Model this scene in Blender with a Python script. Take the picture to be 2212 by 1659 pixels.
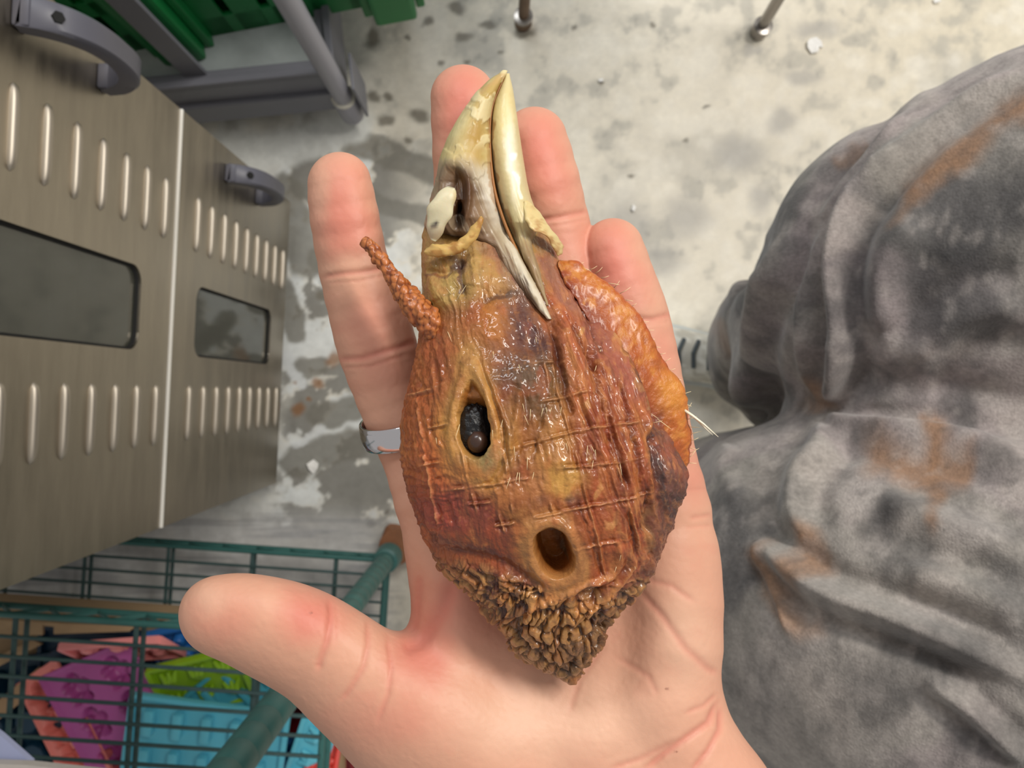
import bpy, bmesh, math, random
import numpy as np
from mathutils import Vector, Matrix
for o in list(bpy.data.objects): bpy.data.objects.remove(o)
SC = bpy.context.scene
COL = SC.collection
rnd = random.Random(7)

# ------------------------------------------------------------------ camera, world, lights
HC, FPX, U0, V0 = 1.15, 1600.0, 1106.0, 845.0      # camera height, focal length in px, nadir pixel
cam = bpy.data.cameras.new('camera'); camo = bpy.data.objects.new('camera', cam); COL.objects.link(camo)
camo.location = (0, 0, HC); camo.rotation_euler = (0, 0, 0)
cam.sensor_width = 36.0; cam.lens = FPX/2212*36.0; cam.shift_y = (V0-829.5)/2212
cam.clip_start = 0.01; cam.clip_end = 30
cam.dof.use_dof = True; cam.dof.focus_distance = 0.175; cam.dof.aperture_fstop = 27
SC.camera = camo

wd = bpy.data.worlds.new('room_light'); SC.world = wd; wd.use_nodes = True
wd.node_tree.nodes['Background'].inputs[0].default_value = (1.0, 0.97, 0.93, 1)
wd.node_tree.nodes['Background'].inputs[1].default_value = 0.42

def area(name, loc, target, sx, sy, power, color):
    l = bpy.data.lights.new(name, 'AREA'); l.shape = 'RECTANGLE'; l.size = sx; l.size_y = sy
    l.energy = power; l.color = color
    o = bpy.data.objects.new(name, l); COL.objects.link(o); o.location = loc
    o.rotation_euler = (Vector(target)-Vector(loc)).to_track_quat('-Z', 'Y').to_euler()
    return o
area('ceiling_tube_light_key', (1.15, 0.95, 2.55), (0, 0.1, 0.4), 1.3, 0.25, 44, (1.0, 0.95, 0.87))
area('ceiling_tube_light_back', (-0.6, 1.9, 2.6), (-0.2, 0.1, 0.3), 1.3, 0.25, 22, (0.93, 0.97, 1.0))

vs = SC.view_settings
vs.view_transform = 'Standard'; vs.look = 'None'; vs.exposure = 0.08; vs.gamma = 1.0; vs.use_curve_mapping = False

# ------------------------------------------------------------------ small maths
def W(u, v, d): return ((u-U0)*d/FPX, (V0-v)*d/FPX, HC-d)
def WZ(u, v, z): return W(u, v, HC-z)
def lin(c):
    c = np.asarray(c, float)/255.0
    return np.where(c <= 0.04045, c/12.92, ((c+0.055)/1.055)**2.4)
def ss(a, b, x):
    t = np.clip((x-a)/(b-a), 0, 1); return t*t*(3-2*t)
def _hash(ix, iy, iz, seed):
    h = (ix.astype(np.int64)*374761393 + iy.astype(np.int64)*668265263 + iz.astype(np.int64)*2147483647 + seed*1274126177) & 0xFFFFFFFF
    h = ((h ^ (h >> 13))*1274126177) & 0xFFFFFFFF
    h = ((h ^ (h >> 16))*2246822519) & 0xFFFFFFFF
    h = h ^ (h >> 15)
    return (h & 0xFFFFFF).astype(np.float64)/0xFFFFFF
def noise(x, y, z=None, seed=0):
    """value noise, -1..1"""
    x = np.asarray(x, float); y = np.asarray(y, float)
    ix = np.floor(x); iy = np.floor(y); fx = x-ix; fy = y-iy
    fx = fx*fx*(3-2*fx); fy = fy*fy*(3-2*fy)
    if z is None:
        zz = np.zeros_like(ix)
        a = _hash(ix, iy, zz, seed); b = _hash(ix+1, iy, zz, seed)
        c = _hash(ix, iy+1, zz, seed); d = _hash(ix+1, iy+1, zz, seed)
        return 2*((a*(1-fx)+b*fx)*(1-fy)+(c*(1-fx)+d*fx)*fy)-1
    z = np.asarray(z, float); iz = np.floor(z); fz = z-iz; fz = fz*fz*(3-2*fz)
    r = 0
    for k, wz in ((0, 1-fz), (1, fz)):
        a = _hash(ix, iy, iz+k, seed); b = _hash(ix+1, iy, iz+k, seed)
        c = _hash(ix, iy+1, iz+k, seed); d = _hash(ix+1, iy+1, iz+k, seed)
        r = r + wz*((a*(1-fx)+b*fx)*(1-fy)+(c*(1-fx)+d*fx)*fy)
    return 2*r-1
def fbm(x, y, z=None, seed=0, oct=4, gain=0.5):
    r = 0; a = 1; n = 0; f = 1
    for k in range(oct):
        r = r + a*noise(x*f, y*f, None if z is None else z*f, seed+k*17); n += a; a *= gain; f *= 2.03
    return r/n
def ridged(x, y, z=None, seed=0, oct=3):
    r = 0; a = 1; n = 0; f = 1
    for k in range(oct):
        r = r + a*(1-2*np.abs(noise(x*f, y*f, None if z is None else z*f, seed+k*31))); n += a; a *= .5; f *= 2.1
    return r/n
def worley(x, y, z, seed=0):
    """F1, F2, cell random"""
    ix = np.floor(x); iy = np.floor(y); iz = np.floor(z)
    f1 = np.full(x.shape, 9.0); f2 = np.full(x.shape, 9.0); cid = np.zeros(x.shape)
    for dx in (-1, 0, 1):
        for dy in (-1, 0, 1):
            for dz in (-1, 0, 1):
                cx, cy, cz = ix+dx, iy+dy, iz+dz
                px = cx+.15+.7*_hash(cx, cy, cz, seed); py = cy+.15+.7*_hash(cx, cy, cz, seed+1); pz = cz+.15+.7*_hash(cx, cy, cz, seed+2)
                d = np.sqrt((x-px)**2+(y-py)**2+(z-pz)**2)
                m = d < f1
                f2 = np.where(m, f1, np.minimum(f2, d))
                cid = np.where(m, _hash(cx, cy, cz, seed+5), cid); f1 = np.where(m, d, f1)
    return f1, f2, cid
def pdist(u, v, pts):
    """distance to a polyline and the running parameter 0..1 along it"""
    best = np.full(u.shape, 1e9); tt = np.zeros(u.shape); n = len(pts)-1
    for i in range(n):
        ax, ay = pts[i]; bx, by = pts[i+1]; dx, dy = bx-ax, by-ay; L = dx*dx+dy*dy+1e-9
        t = np.clip(((u-ax)*dx+(v-ay)*dy)/L, 0, 1)
        d = np.hypot(u-ax-t*dx, v-ay-t*dy); m = d < best
        best = np.where(m, d, best); tt = np.where(m, (i+t)/n, tt)
    return best, tt
def smooth_path(pts, n):
    """Catmull-Rom resample of control rows"""
    P = np.asarray(pts, float); m = len(P); out = []
    for s in np.linspace(0, m-1, n):
        i = min(int(s), m-2); t = s-i
        p0, p1, p2, p3 = P[max(i-1, 0)], P[i], P[i+1], P[min(i+2, m-1)]
        out.append(0.5*((2*p1)+(-p0+p2)*t+(2*p0-5*p1+4*p2-p3)*t*t+(-p0+3*p1-3*p2+p3)*t**3))
    return np.array(out)
class Paint:
    """base colours of pigment patches, given in photograph pixels"""
    def __init__(s, u, v, base, warp=10, wscale=45, seed=3):
        s.u0, s.v0 = u, v
        s.u = u+warp*fbm(u/wscale, v/wscale, seed=seed, oct=4); s.v = v+warp*fbm(u/wscale, v/wscale, seed=seed+50, oct=4)
        s.c = np.tile(lin(base), (len(u), 1))
    def mix(s, w, col):
        w = np.clip(w, 0, 1)[:, None]; s.c = s.c*(1-w)+lin(col)*w
    def spot(s, u, v, ru, rv, col, a=1, rot=0, soft=.5):
        c, q = math.cos(math.radians(rot)), math.sin(math.radians(rot))
        x = (s.u-u)*c+(s.v-v)*q; y = -(s.u-u)*q+(s.v-v)*c
        r = np.hypot(x/ru, y/rv); s.mix(a*(1-ss(1-soft, 1+soft*.6, r)), col)
    def line(s, pts, w, col, a=1, soft=.6):
        d, t = pdist(s.u, s.v, pts); s.mix(a*(1-ss(w*(1-soft), w, d)), col)

# ------------------------------------------------------------------ mesh helpers
def mesh_of(name, V, F, smooth=True, color=None):
    me = bpy.data.meshes.new(name)
    V = np.asarray(V, np.float32); F = np.asarray(F) if not isinstance(F, list) else F
    if isinstance(F, np.ndarray) and F.dtype != object:
        nf, k = F.shape
        me.vertices.add(len(V)); me.vertices.foreach_set('co', V.ravel())
        me.loops.add(nf*k); me.loops.foreach_set('vertex_index', F.astype(np.int32).ravel())
        me.polygons.add(nf); me.polygons.foreach_set('loop_start', np.arange(0, nf*k, k, dtype=np.int32))
        me.polygons.foreach_set('loop_total', np.full(nf, k, np.int32)); me.update(calc_edges=True)
    else:
        me.from_pydata([tuple(map(float, p)) for p in V], [], [tuple(map(int, f)) for f in F]); me.update()
    me.polygons.foreach_set('use_smooth', np.full(len(me.polygons), smooth))
    if color is not None:
        at = me.color_attributes.new('pigment', 'FLOAT_COLOR', 'POINT')
        at.data.foreach_set('color', np.c_[color, np.ones(len(color))].astype(np.float32).ravel())
    return me
def link(name, me, mat=None, parent=None):
    o = bpy.data.objects.new(name, me); COL.objects.link(o)
    if parent is not None: o.parent = parent
    if mat is not None:
        me.materials.clear(); me.materials.append(mat)
    return o
def tag(o, label, cat=None, group=None, kind=None):
    if label: o['label'] = label
    if cat: o['category'] = cat
    if group: o['group'] = group
    if kind: o['kind'] = kind
    return o
def empty(name, loc, label, cat, group=None, rz=0):
    o = bpy.data.objects.new(name, None); COL.objects.link(o); o.empty_display_size = .02
    o.location = loc; o.rotation_euler = (0, 0, rz); return tag(o, label, cat, group)
class MB:
    """collects simple shapes into one mesh"""
    def __init__(s): s.V = []; s.F = []
    def add(s, V, F):
        n = len(s.V); s.V += [tuple(p) for p in V]; s.F += [tuple(i+n for i in f) for f in F]; return s
    def box(s, c, size, bev=0, M=None, seg=2):
        bm = bmesh.new(); bmesh.ops.create_cube(bm, size=1)
        bmesh.ops.scale(bm, vec=size, verts=bm.verts)
        if bev: bmesh.ops.bevel(bm, geom=list(bm.edges), offset=bev, segments=seg, profile=.6, affect='EDGES')
        bmesh.ops.translate(bm, vec=c, verts=bm.verts)
        if M is not None: bmesh.ops.transform(bm, matrix=M, verts=bm.verts)
        bm.verts.index_update()
        s.add([v.co[:] for v in bm.verts], [[v.index for v in f.verts] for f in bm.faces]); bm.free(); return s
    def tube(s, pts, r, n=12, cap=True, flat=1.0):
        P = np.asarray(pts, float); m = len(P); R = np.full(m, r) if np.isscalar(r) else np.asarray(r, float)
        T = np.gradient(P, axis=0); T /= np.linalg.norm(T, axis=1)[:, None]+1e-12
        a = np.array([0, 0, 1.0]) if abs(T[0][2]) < .9 else np.array([1.0, 0, 0])
        N = np.cross(T[0], a); N /= np.linalg.norm(N); V = []; F = []
        for i in range(m):
            N = N-T[i]*np.dot(N, T[i]); N /= np.linalg.norm(N); B = np.cross(T[i], N)
            for k in range(n):
                th = 2*math.pi*k/n; V.append(P[i]+R[i]*(math.cos(th)*N+flat*math.sin(th)*B))
        for i in range(m-1):
            for k in range(n):
                k2 = (k+1) % n; F.append((i*n+k, i*n+k2, (i+1)*n+k2, (i+1)*n+k))
        if cap: F.append(tuple(range(n))[::-1]); F.append(tuple((m-1)*n+k for k in range(n)))
        return s.add(V, F)
    def lathe(s, prof, c, axis=(0, 0, 1), n=24):
        Q = Vector((0, 0, 1)).rotation_difference(Vector(axis)).to_matrix(); V = []; F = []
        for (r, z) in prof:
            for k in range(n):
                th = 2*math.pi*k/n; V.append(Q @ Vector((r*math.cos(th), r*math.sin(th), z))+Vector(c))
        m = len(prof)
        for i in range(m-1):
            for k in range(n):
                k2 = (k+1) % n; F.append((i*n+k, i*n+k2, (i+1)*n+k2, (i+1)*n+k))
        F.append(tuple(range(n))[::-1]); F.append(tuple((m-1)*n+k for k in range(n)))
        return s.add(V, F)
    def xform(s, M):
        s.V = [tuple(M @ Vector(p)) for p in s.V]; return s
    def build(s, name, mat, parent=None, smooth=False):
        me = mesh_of(name, s.V, s.F, smooth)
        if smooth: 
            try: me.set_sharp_from_angle(angle=math.radians(38))
            except Exception: pass
        return link(name, me, mat, parent)
def copy_part(o, parent, loc=None, rot=None, name=None):
    c = o.copy(); COL.objects.link(c); c.parent = parent
    if loc is not None: c.location = loc
    if rot is not None: c.rotation_euler = rot
    return c

# ------------------------------------------------------------------ materials
def mat(name, color=None, rough=.5, metal=0, attr=False, bump=None, fine=None, var=0, spec=.5, sss=0, coat=0, sheen=0, trans=0, ior=1.45, var_scale=20, rough_var=0, aniso=None, coatr=.1):
    m = bpy.data.materials.new(name); m.use_nodes = True; nt = m.node_tree; b = nt.nodes['Principled BSDF']
    I = b.inputs
    I['Roughness'].default_value = rough; I['Metallic'].default_value = metal; I['Specular IOR Level'].default_value = spec
    I['IOR'].default_value = ior
    tc = nt.nodes.new('ShaderNodeTexCoord')
    src = None
    if attr:
        a = nt.nodes.new('ShaderNodeAttribute'); a.attribute_name = 'pigment'; src = a.outputs['Color']
    else:
        rgb = nt.nodes.new('ShaderNodeRGB'); rgb.outputs[0].default_value = (*lin(color), 1); src = rgb.outputs[0]
    if var:
        n = nt.nodes.new('ShaderNodeTexNoise'); n.inputs['Scale'].default_value = var_scale; n.inputs['Detail'].default_value = 6
        n.inputs['Roughness'].default_value = .65
        mp = nt.nodes.new('ShaderNodeMapping')
        if aniso: mp.inputs['Scale'].default_value = aniso
        nt.links.new(tc.outputs['Object'], mp.inputs[0]); nt.links.new(mp.outputs[0], n.inputs['Vector'])
        mr = nt.nodes.new('ShaderNodeMapRange'); mr.inputs[1].default_value = .25; mr.inputs[2].default_value = .75
        mr.inputs[3].default_value = 1-var; mr.inputs[4].default_value = 1+var
        nt.links.new(n.outputs['Fac'], mr.inputs[0])
        mx = nt.nodes.new('ShaderNodeVectorMath'); mx.operation = 'SCALE'
        nt.links.new(src, mx.inputs[0]); nt.links.new(mr.outputs[0], mx.inputs['Scale']); src = mx.outputs[0]
        if rough_var:
            m2 = nt.nodes.new('ShaderNodeMapRange'); m2.inputs[1].default_value = .3; m2.inputs[2].default_value = .7
            m2.inputs[3].default_value = rough-rough_var; m2.inputs[4].default_value = rough+rough_var
            nt.links.new(n.outputs['Fac'], m2.inputs[0]); nt.links.new(m2.outputs[0], I['Roughness'])
    nt.links.new(src, I['Base Color'])
    last = None
    for bp in (bump, fine):
        if bp:
            sc, st, dist = bp
            n = nt.nodes.new('ShaderNodeTexNoise'); n.inputs['Scale'].default_value = sc; n.inputs['Detail'].default_value = 5
            mp = nt.nodes.new('ShaderNodeMapping')
            if aniso: mp.inputs['Scale'].default_value = aniso
            nt.links.new(tc.outputs['Object'], mp.inputs[0]); nt.links.new(mp.outputs[0], n.inputs['Vector'])
            bn = nt.nodes.new('ShaderNodeBump'); bn.inputs['Strength'].default_value = st; bn.inputs['Distance'].default_value = dist
            nt.links.new(n.outputs['Fac'], bn.inputs['Height'])
            if last: nt.links.new(last, bn.inputs['Normal'])
            last = bn.outputs[0]
    if last: nt.links.new(last, I['Normal'])
    if sss:
        I['Subsurface Weight'].default_value = sss; I['Subsurface Radius'].default_value = (1.0, .35, .18); I['Subsurface Scale'].default_value = .004
    if coat: I['Coat Weight'].default_value = coat; I['Coat Roughness'].default_value = coatr
    if sheen: I['Sheen Weight'].default_value = sheen; I['Sheen Roughness'].default_value = .45
    if trans: I['Transmission Weight'].default_value = trans
    return m
# ------------------------------------------------------------------ floor
def build_floor():
    xs = np.r_[np.linspace(-2.6, -.86, 18), np.arange(-.84, .86, .003), np.linspace(.9, 2.6, 18)]
    ys = np.r_[np.linspace(-2.4, -.66, 18), np.arange(-.64, .68, .003), np.linspace(.72, 2.6, 18)]
    X, Y = np.meshgrid(xs, ys); nx, ny = len(xs), len(ys); X = X.ravel(); Y = Y.ravel()
    i = np.arange(nx*ny).reshape(ny, nx)
    F = np.c_[i[:-1, :-1].ravel(), i[:-1, 1:].ravel(), i[1:, 1:].ravel(), i[1:, :-1].ravel()]
    u = U0+X*FPX/HC; v = V0-Y*FPX/HC
    p = Paint(u, v, (228, 221, 205), warp=14, wscale=40, seed=11)
    n1 = fbm(u/170, v/170, seed=5, oct=5); n2 = fbm(u/45, v/45, seed=8, oct=5); n3 = fbm(u/14, v/14, seed=9, oct=3)
    p.mix(.8*ss(900, 640, u), (218, 221, 220))                       # cooler cement towards the cookers
    p.mix(.6*ss(1500, 2100, u)*ss(500, 100, v), (214, 203, 178))
    p.mix(.75*ss(.02, .5, n1), (198, 193, 181)); p.mix(.55*ss(.05, .45, n2), (165, 163, 155)); p.mix(.45*ss(.0, .5, -n2), (240, 235, 222))
    p.mix(.5*ss(.35, .7, n3*.6+n2*.5), (135, 132, 126))
    # blotchy wet patches between the machines and the hand
    wet = ss(560, 640, u+30*n2)*ss(960, 820, u+40*n2)*ss(270, 330, v)*ss(1230, 1050, v)
    m = fbm(u/95, v/75, seed=21, oct=4)+.25*n3
    p.mix(.95*wet*ss(-.02, .06, m), (134, 132, 126))
    p.mix(.8*wet*ss(-.03, -.14, m), (226, 230, 230))
    D = (122, 119, 110)
    for (a, b, w) in [((770, 310), (930, 372), 36), ((790, 430), (940, 472), 24), ((620, 420), (660, 560), 48), ((615, 620), (640, 720), 30),
                      ((690, 900), (790, 880), 34), ((640, 1000), (760, 960), 44), ((690, 560), (740, 640), 30), ((650, 800), (690, 790), 30), ((760, 700), (800, 760), 26)]:
        p.line([a, b], w, D, .85, .35)
    p.line([(480, 330), (560, 330), (640, 320), (760, 275)], 52, (222, 224, 220), .85, .5)
    p.line([(600, 740), (650, 830)], 16, (216, 219, 220), .9, .4); p.line([(700, 930), (640, 960)], 10, (216, 219, 220), .7, .4)
    for (a, b, ru, rv) in [(800, 85, 17, 25), (880, 72, 8, 7), (806, 213, 16, 14), (838, 205, 14, 10), (908, 252, 22, 16), (830, 262, 22, 14), (1000, 75, 20, 12), (925, 45, 14, 10),
                           (985, 20, 24, 10), (1130, 70, 28, 12), (1050, 55, 20, 10), (1080, 118, 8, 6), (1300, 175, 8, 5), (1410, 55, 9, 8), (955, 130, 8, 6), (1090, 200, 10, 6),
                           (840, 650, 14, 22), (700, 640, 16, 12), (860, 870, 20, 18), (950, 310, 12, 10), (880, 300, 12, 8), (1530, 230, 9, 5), (1480, 300, 8, 5), (1365, 380, 8, 6),
                           (800, 1130, 12, 9), (830, 1105, 7, 5), (1010, 130, 9, 6), (1240, 60, 7, 5)]:
        p.spot(a, b, ru, rv, (118, 112, 100), .85, 0, .5)
    for (a, b, ru, rv) in [(1735, 166, 44, 24), (1765, 62, 55, 22), (1480, 470, 60, 55), (1430, 560, 50, 40), (1590, 330, 60, 40), (1690, 260, 30, 30), (1640, 430, 30, 40), (1350, 480, 60, 60), (1620, 110, 30, 12)]:
        p.spot(a, b, ru, rv, (160, 158, 155), .6, 0, .7)
    for (a, b, ru, rv) in [(722, 775, 18, 24), (645, 885, 17, 15), (690, 830, 20, 8), (668, 862, 8, 5), (636, 828, 4, 4)]:
        p.spot(a, b, ru, rv, (140, 95, 52), .8, 20, .5)
    # darker grey streaks under the shelf
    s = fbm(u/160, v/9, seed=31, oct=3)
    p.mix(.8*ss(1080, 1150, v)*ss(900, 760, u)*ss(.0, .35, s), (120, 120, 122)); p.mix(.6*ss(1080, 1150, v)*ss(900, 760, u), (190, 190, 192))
    me = mesh_of('floor', np.c_[X, Y, np.zeros(len(X))], F, True, p.c)
    o = link('floor', me, mat('concrete', rough=.55, attr=True, var=.12, var_scale=60, bump=(90, .25, .002), rough_var=.12)); o['kind'] = 'structure'
build_floor()

# ------------------------------------------------------------------ stainless tray driers, stacked
steel = mat('brushed_steel', (158, 150, 137), rough=.36, metal=1, var=.20, var_scale=9, aniso=(1, 1, 6), rough_var=.07, bump=(6, .05, .004))
steel_l = mat('pressed_steel', (178, 170, 158), rough=.5, metal=1)
steel_dk = mat('inner_steel', (120, 116, 108), rough=.5, metal=.6)
edge_white = mat('lit_edge_white', (236, 234, 228), rough=.35, metal=.2)  # white stands for the light caught along the steel lip
glass = mat('smoked_glass', (120, 122, 112), rough=.06, trans=.75, spec=.6)
black_hole = mat('dark_recess', (16, 16, 16), rough=.8)
grip = mat('grey_moulded_grip', (88, 88, 98), rough=.42, var=.06, var_scale=30)
pB = np.array(W(344, 1141, .7416)); pT = np.array(W(389, 234, .7416))
wid = float(np.hypot(*(pT-pB)[:2])); tdir = (pT-pB)/wid
MACH = Matrix(((tdir[1], tdir[0], 0, pB[0]), (-tdir[0], tdir[1], 0, pB[1]), (0, 0, 1, 0), (0, 0, 0, 1)))   # local a out of the face, b along it
UH = .3667
def round_rect(b0, b1, z0, z1, r, n=6):
    P = []
    for (cb, cz, a0) in ((b1-r, z1-r, 0), (b0+r, z1-r, 90), (b0+r, z0+r, 180), (b1-r, z0+r, 270)):
        for k in range(n+1):
            a = math.radians(a0+90*k/n); P.append((cb+r*math.cos(a), cz+r*math.sin(a)))
    return P
def plate_with_hole(a0, a1, outer, hole):
    """flat plate between a0 and a1 (thickness) with a rounded window cut in it"""
    ob0, ob1, oz0, oz1 = outer; cb = sum(p[0] for p in hole)/len(hole); cz = sum(p[1] for p in hole)/len(hole)
    O = []
    for (b, z) in hole:
        db, dz = b-cb, z-cz; t = 1e9
        if db > 1e-9: t = min(t, (ob1-cb)/db)
        if db < -1e-9: t = min(t, (ob0-cb)/db)
        if dz > 1e-9: t = min(t, (oz1-cz)/dz)
        if dz < -1e-9: t = min(t, (oz0-cz)/dz)
        O.append((cb+t*db, cz+t*dz))
    for cnr in ((ob0, oz0), (ob1, oz0), (ob0, oz1), (ob1, oz1)):                  # pull the nearest ray end onto each corner
        k = min(range(len(O)), key=lambda i: (O[i][0]-cnr[0])**2+(O[i][1]-cnr[1])**2); O[k] = cnr
    n = len(hole); V = [(a1, *p) for p in O]+[(a1, *p) for p in hole]+[(a0, *p) for p in O]+[(a0, *p) for p in hole]; F = []
    for k in range(n):
        j = (k+1) % n
        F += [(k, j, n+j, n+k), (2*n+k, 3*n+k, 3*n+j, 2*n+j), (n+k, n+j, 3*n+j, 3*n+k), (k, 2*n+k, 2*n+j, j)]
    return V, F
def drier(zoff, label, proud):
    root = empty('tray_drier', (0, 0, 0), label, 'oven', 'stacked stainless tray driers'); root.matrix_world = MACH @ Matrix.Translation((0, 0, zoff))
    z0, z1 = .0413, .0413+UH-.0012; w = wid
    b = MB()
    for c, s in (((-.235, .006, (z0+z1)/2), (.44, .012, z1-z0)), ((-.235, w-.006, (z0+z1)/2), (.44, .012, z1-z0)), ((-.235, w/2, z0+.006), (.44, w, .012)),
                 ((-.235, w/2, z1-.006), (.44, w, .012)), ((-.45, w/2, (z0+z1)/2), (.012, w, z1-z0))): b.box(c, s, .0015)
    b.build('body', steel, root)
    hole = round_rect(.175, .252, .101, .35, .016)
    d = MB(); d.add(*plate_with_hole(-.014, proud, (.0, w, z0, z1), hole)); door = d.build('door', steel, root)
    rim = MB(); a = round_rect(.1735, .2535, .0995, .3515, .0175); c = round_rect(.1775, .2495, .1035, .3475, .0135); n = len(a)
    V = [(proud-.001, *p) for p in a]+[(proud-.0045, *p) for p in c]+[(proud-.006, *p) for p in a]
    rim.add(V, [(k, (k+1) % n, n+(k+1) % n, n+k) for k in range(n)]); rim.build('window_gasket', black_hole, root)
    g = MB(); gp = round_rect(.1745, .2525, .1005, .3505, .016); n = len(gp)
    g.add([(proud-.005, *p) for p in gp]+[(proud-.008, *p) for p in gp], [tuple(range(n)), tuple(range(2*n-1, n-1, -1))]+[(k, n+k, n+(k+1) % n, (k+1) % n) for k in range(n)])
    g.build('window', glass, root)
    # louvers: long pressed bumps, open at the foot
    lv = MB(); L = .060; NA, NB = 10, 26; V = []; F = []
    for i in range(NB+1):
        t = i/NB; s = (abs(2*t-1)**5); sc = max(1-s, 0)**.5
        for k in range(NA+1):
            th = math.pi*k/NA
            V.append((.0046*math.sin(th)**.8*sc, t*L, .0040*math.cos(th)*(sc*.75+.25)))
    for i in range(NB):
        for k in range(NA): F.append((i*(NA+1)+k, i*(NA+1)+k+1, (i+1)*(NA+1)+k+1, (i+1)*(NA+1)+k))
    lv.add(V, F); first = None
    for k in range(9):
        z = HC-(.793+k*.0367)
        for b0 in (.286, .084):
            if first is None: first = lv.build('louver', steel_l, door, True); first.location = (proud, b0, z)
            else: copy_part(first, door, (proud, b0, z))
    # bow handle
    hz0, hz1, hb = .172, .290, .392; n = 30; V = []; F = []
    for i in range(n+1):
        t = i/n; z = hz0+(hz1-hz0)*t; o = .040*(1-abs(2*t-1)**2.6)**.60; th = .0075+.0035*abs(2*t-1)**3
        o0 = max(o-th, 0)*1.0; hw = .0090+.0015*abs(2*t-1)
        zi = hz0+.010+(hz1-hz0-.020)*t
        V += [(o+.006, hb-hw*.8, z), (o+.006, hb+hw*.8, z), (o+.003, hb+hw, z), (o0, hb+hw, zi), (o0, hb-hw, zi), (o+.003, hb-hw, z)]
    for i in range(n):
        for k in range(6): F.append((i*6+k, i*6+(k+1) % 6, (i+1)*6+(k+1) % 6, (i+1)*6+k))
    F += [tuple(range(6))[::-1], tuple(n*6+k for k in range(6))]
    h = MB().add(V, F)
    for z in (hz0+.008, hz1-.008): h.box((.006, hb, z), (.012, .020, .016), .002)
    h.xform(Matrix.Translation((proud, 0, 0))); hd = h.build('handle', grip, door, True)
    for z in (hz1-.010, hz0+.010):
        q = MB().lathe([(.0042, 0), (.0042, .004)], (.0245+proud, hb, z), (.75, 0, .66 if z > .2 else -.66), 6); q.build('hex_socket', black_hole, hd)
    # trays inside, seen through the smoked window
    t0 = None
    for k in range(8):
        if t0 is None:
            t = MB()
            for x in (-.05, -.42): t.box((x, w/2, 0), (.006, w-.04, .006))
            for y in (.03, w-.03): t.box((-.235, y, 0), (.37, .006, .006))
            for i in range(7): t.box((-.235, .06+i*.05, 0), (.37, .003, .003))
            t0 = t.build('tray', steel_dk, root); t0.location = (0, 0, z0+.05+k*.036)
        else: copy_part(t0, root, (0, 0, z0+.05+k*.036))
    return root, z1
lower, zt = drier(0, 'lower stainless tray drier of two, standing on the floor under the other', .0004)
MB().box((-.0090, wid/2, zt-.0013), (.022, wid, .0030), .0006).build('top_lip', edge_white, lower)
f = MB(); f.lathe([(.02, 0), (.018, .04)], (-.06, .05, 0), n=14); foot = f.build('foot', grip, lower, True)
for (x, y) in ((0, wid-.1), (-.34, 0), (-.34, wid-.1)): copy_part(foot, lower, (x, y, 0))
upper, _ = drier(UH, 'upper stainless tray drier with the larger looking window, stacked on the lower one', 0.0)

# ------------------------------------------------------------------ grey transport cart with green crate
gal = mat('galvanised_sheet', (172, 179, 181), rough=.42, metal=.12, var=.22, var_scale=14, rough_var=.08)
gpaint = mat('grey_enamel', (112, 113, 122), rough=.42, var=.05, var_scale=20)
gtube = mat('grey_tube_enamel', (150, 150, 160), rough=.36)
white_pl = mat('white_nylon', (215, 212, 200), rough=.5)
rubber = mat('dark_rubber', (40, 40, 42), rough=.7)
CY = math.radians(5.9)
cart = empty('transport_cart', (-.241, .420, 0), 'grey tubular cart with galvanised deck beside the stainless driers', 'cart', rz=CY)
MB().box((-.40, .30, .130), (.80, .56, .012), .003).build('deck', gal, cart)
r = MB()
r.box((-.40, .012, .115), (.80, .010, .090), .002); r.box((-.40, .588, .115), (.80, .010, .090), .002)
r.box((-.80, .30, .115), (.010, .58, .090), .002); r.box((.0, .30, .115), (.010, .58, .090), .002)
r.box((-.40, .018, .150), (.80, .022, .006), .002); r.box((-.006, .30, .150), (.022, .58, .006), .002)
r.build('deck_rim', gpaint, cart)
MB().box((-.36, .004, .078), (.70, .008, .055), .002).build('side_rail', gpaint, cart)
post = MB().tube([(0, 0, .075), (0, 0, .90)], .0138, 20).build('corner_post', gtube, cart, True)
sl = MB().lathe([(.0175, .03), (.0178, .034), (.0178, .088), (.0165, .092)], (0, 0, 0), n=22).build('sleeve', gtube, post, True)
MB().lathe([(.0172, .0905), (.0176, .0925), (.0176, .095), (.0150, .097)], (0, 0, 0), n=22).build('sleeve_ring', white_pl, post, True)
for (x, y) in ((-.80, 0), (0, .60), (-.80, .60)):
    c = copy_part(post, cart, (x, y, 0))
    for ch in list(post.children): copy_part(ch, c)
MB().box((.024, .012, .095), (.004, .05, .10), .001).build('corner_plate', gpaint, cart)
ub = MB().box((-.183, .026, .50), (.030, .006, .76), .001).box((-.196, .038, .50), (.005, .028, .76), .001); ub.build('upright_strut', gpaint, cart)
cs = None
for (x, y) in ((-.055, .035), (-.74, .035), (-.055, .56), (-.74, .56)):
    if cs is None:
        k = MB().lathe([(.012, -.012), (.026, -.012), (.028, -.008), (.028, .008), (.026, .012), (.012, .012)], (0, 0, .029), (0, 1, 0), 22)
        cs = k.build('caster', rubber, cart, True); cs.location = (x, y, 0)
        rg = MB().lathe([(.010, -.015), (.017, -.0155), (.017, -.0125), (.010, -.0125)], (0, 0, .029), (0, 1, 0), 22).build('hub', white_pl, cs, True)
        br = MB().box((0, -.017, .045), (.022, .003, .05)).box((0, .017, .045), (.022, .003, .05)).box((0, 0, .07), (.05, .04, .004)).build('fork', gpaint, cs)
    else:
        c = copy_part(cs, cart, (x, y, 0))
        for ch in list(cs.children): copy_part(ch, c)
green = mat('green_plastic', (14, 112, 56), rough=.42, var=.08, var_scale=15)
GA = math.radians(10.8)
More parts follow.
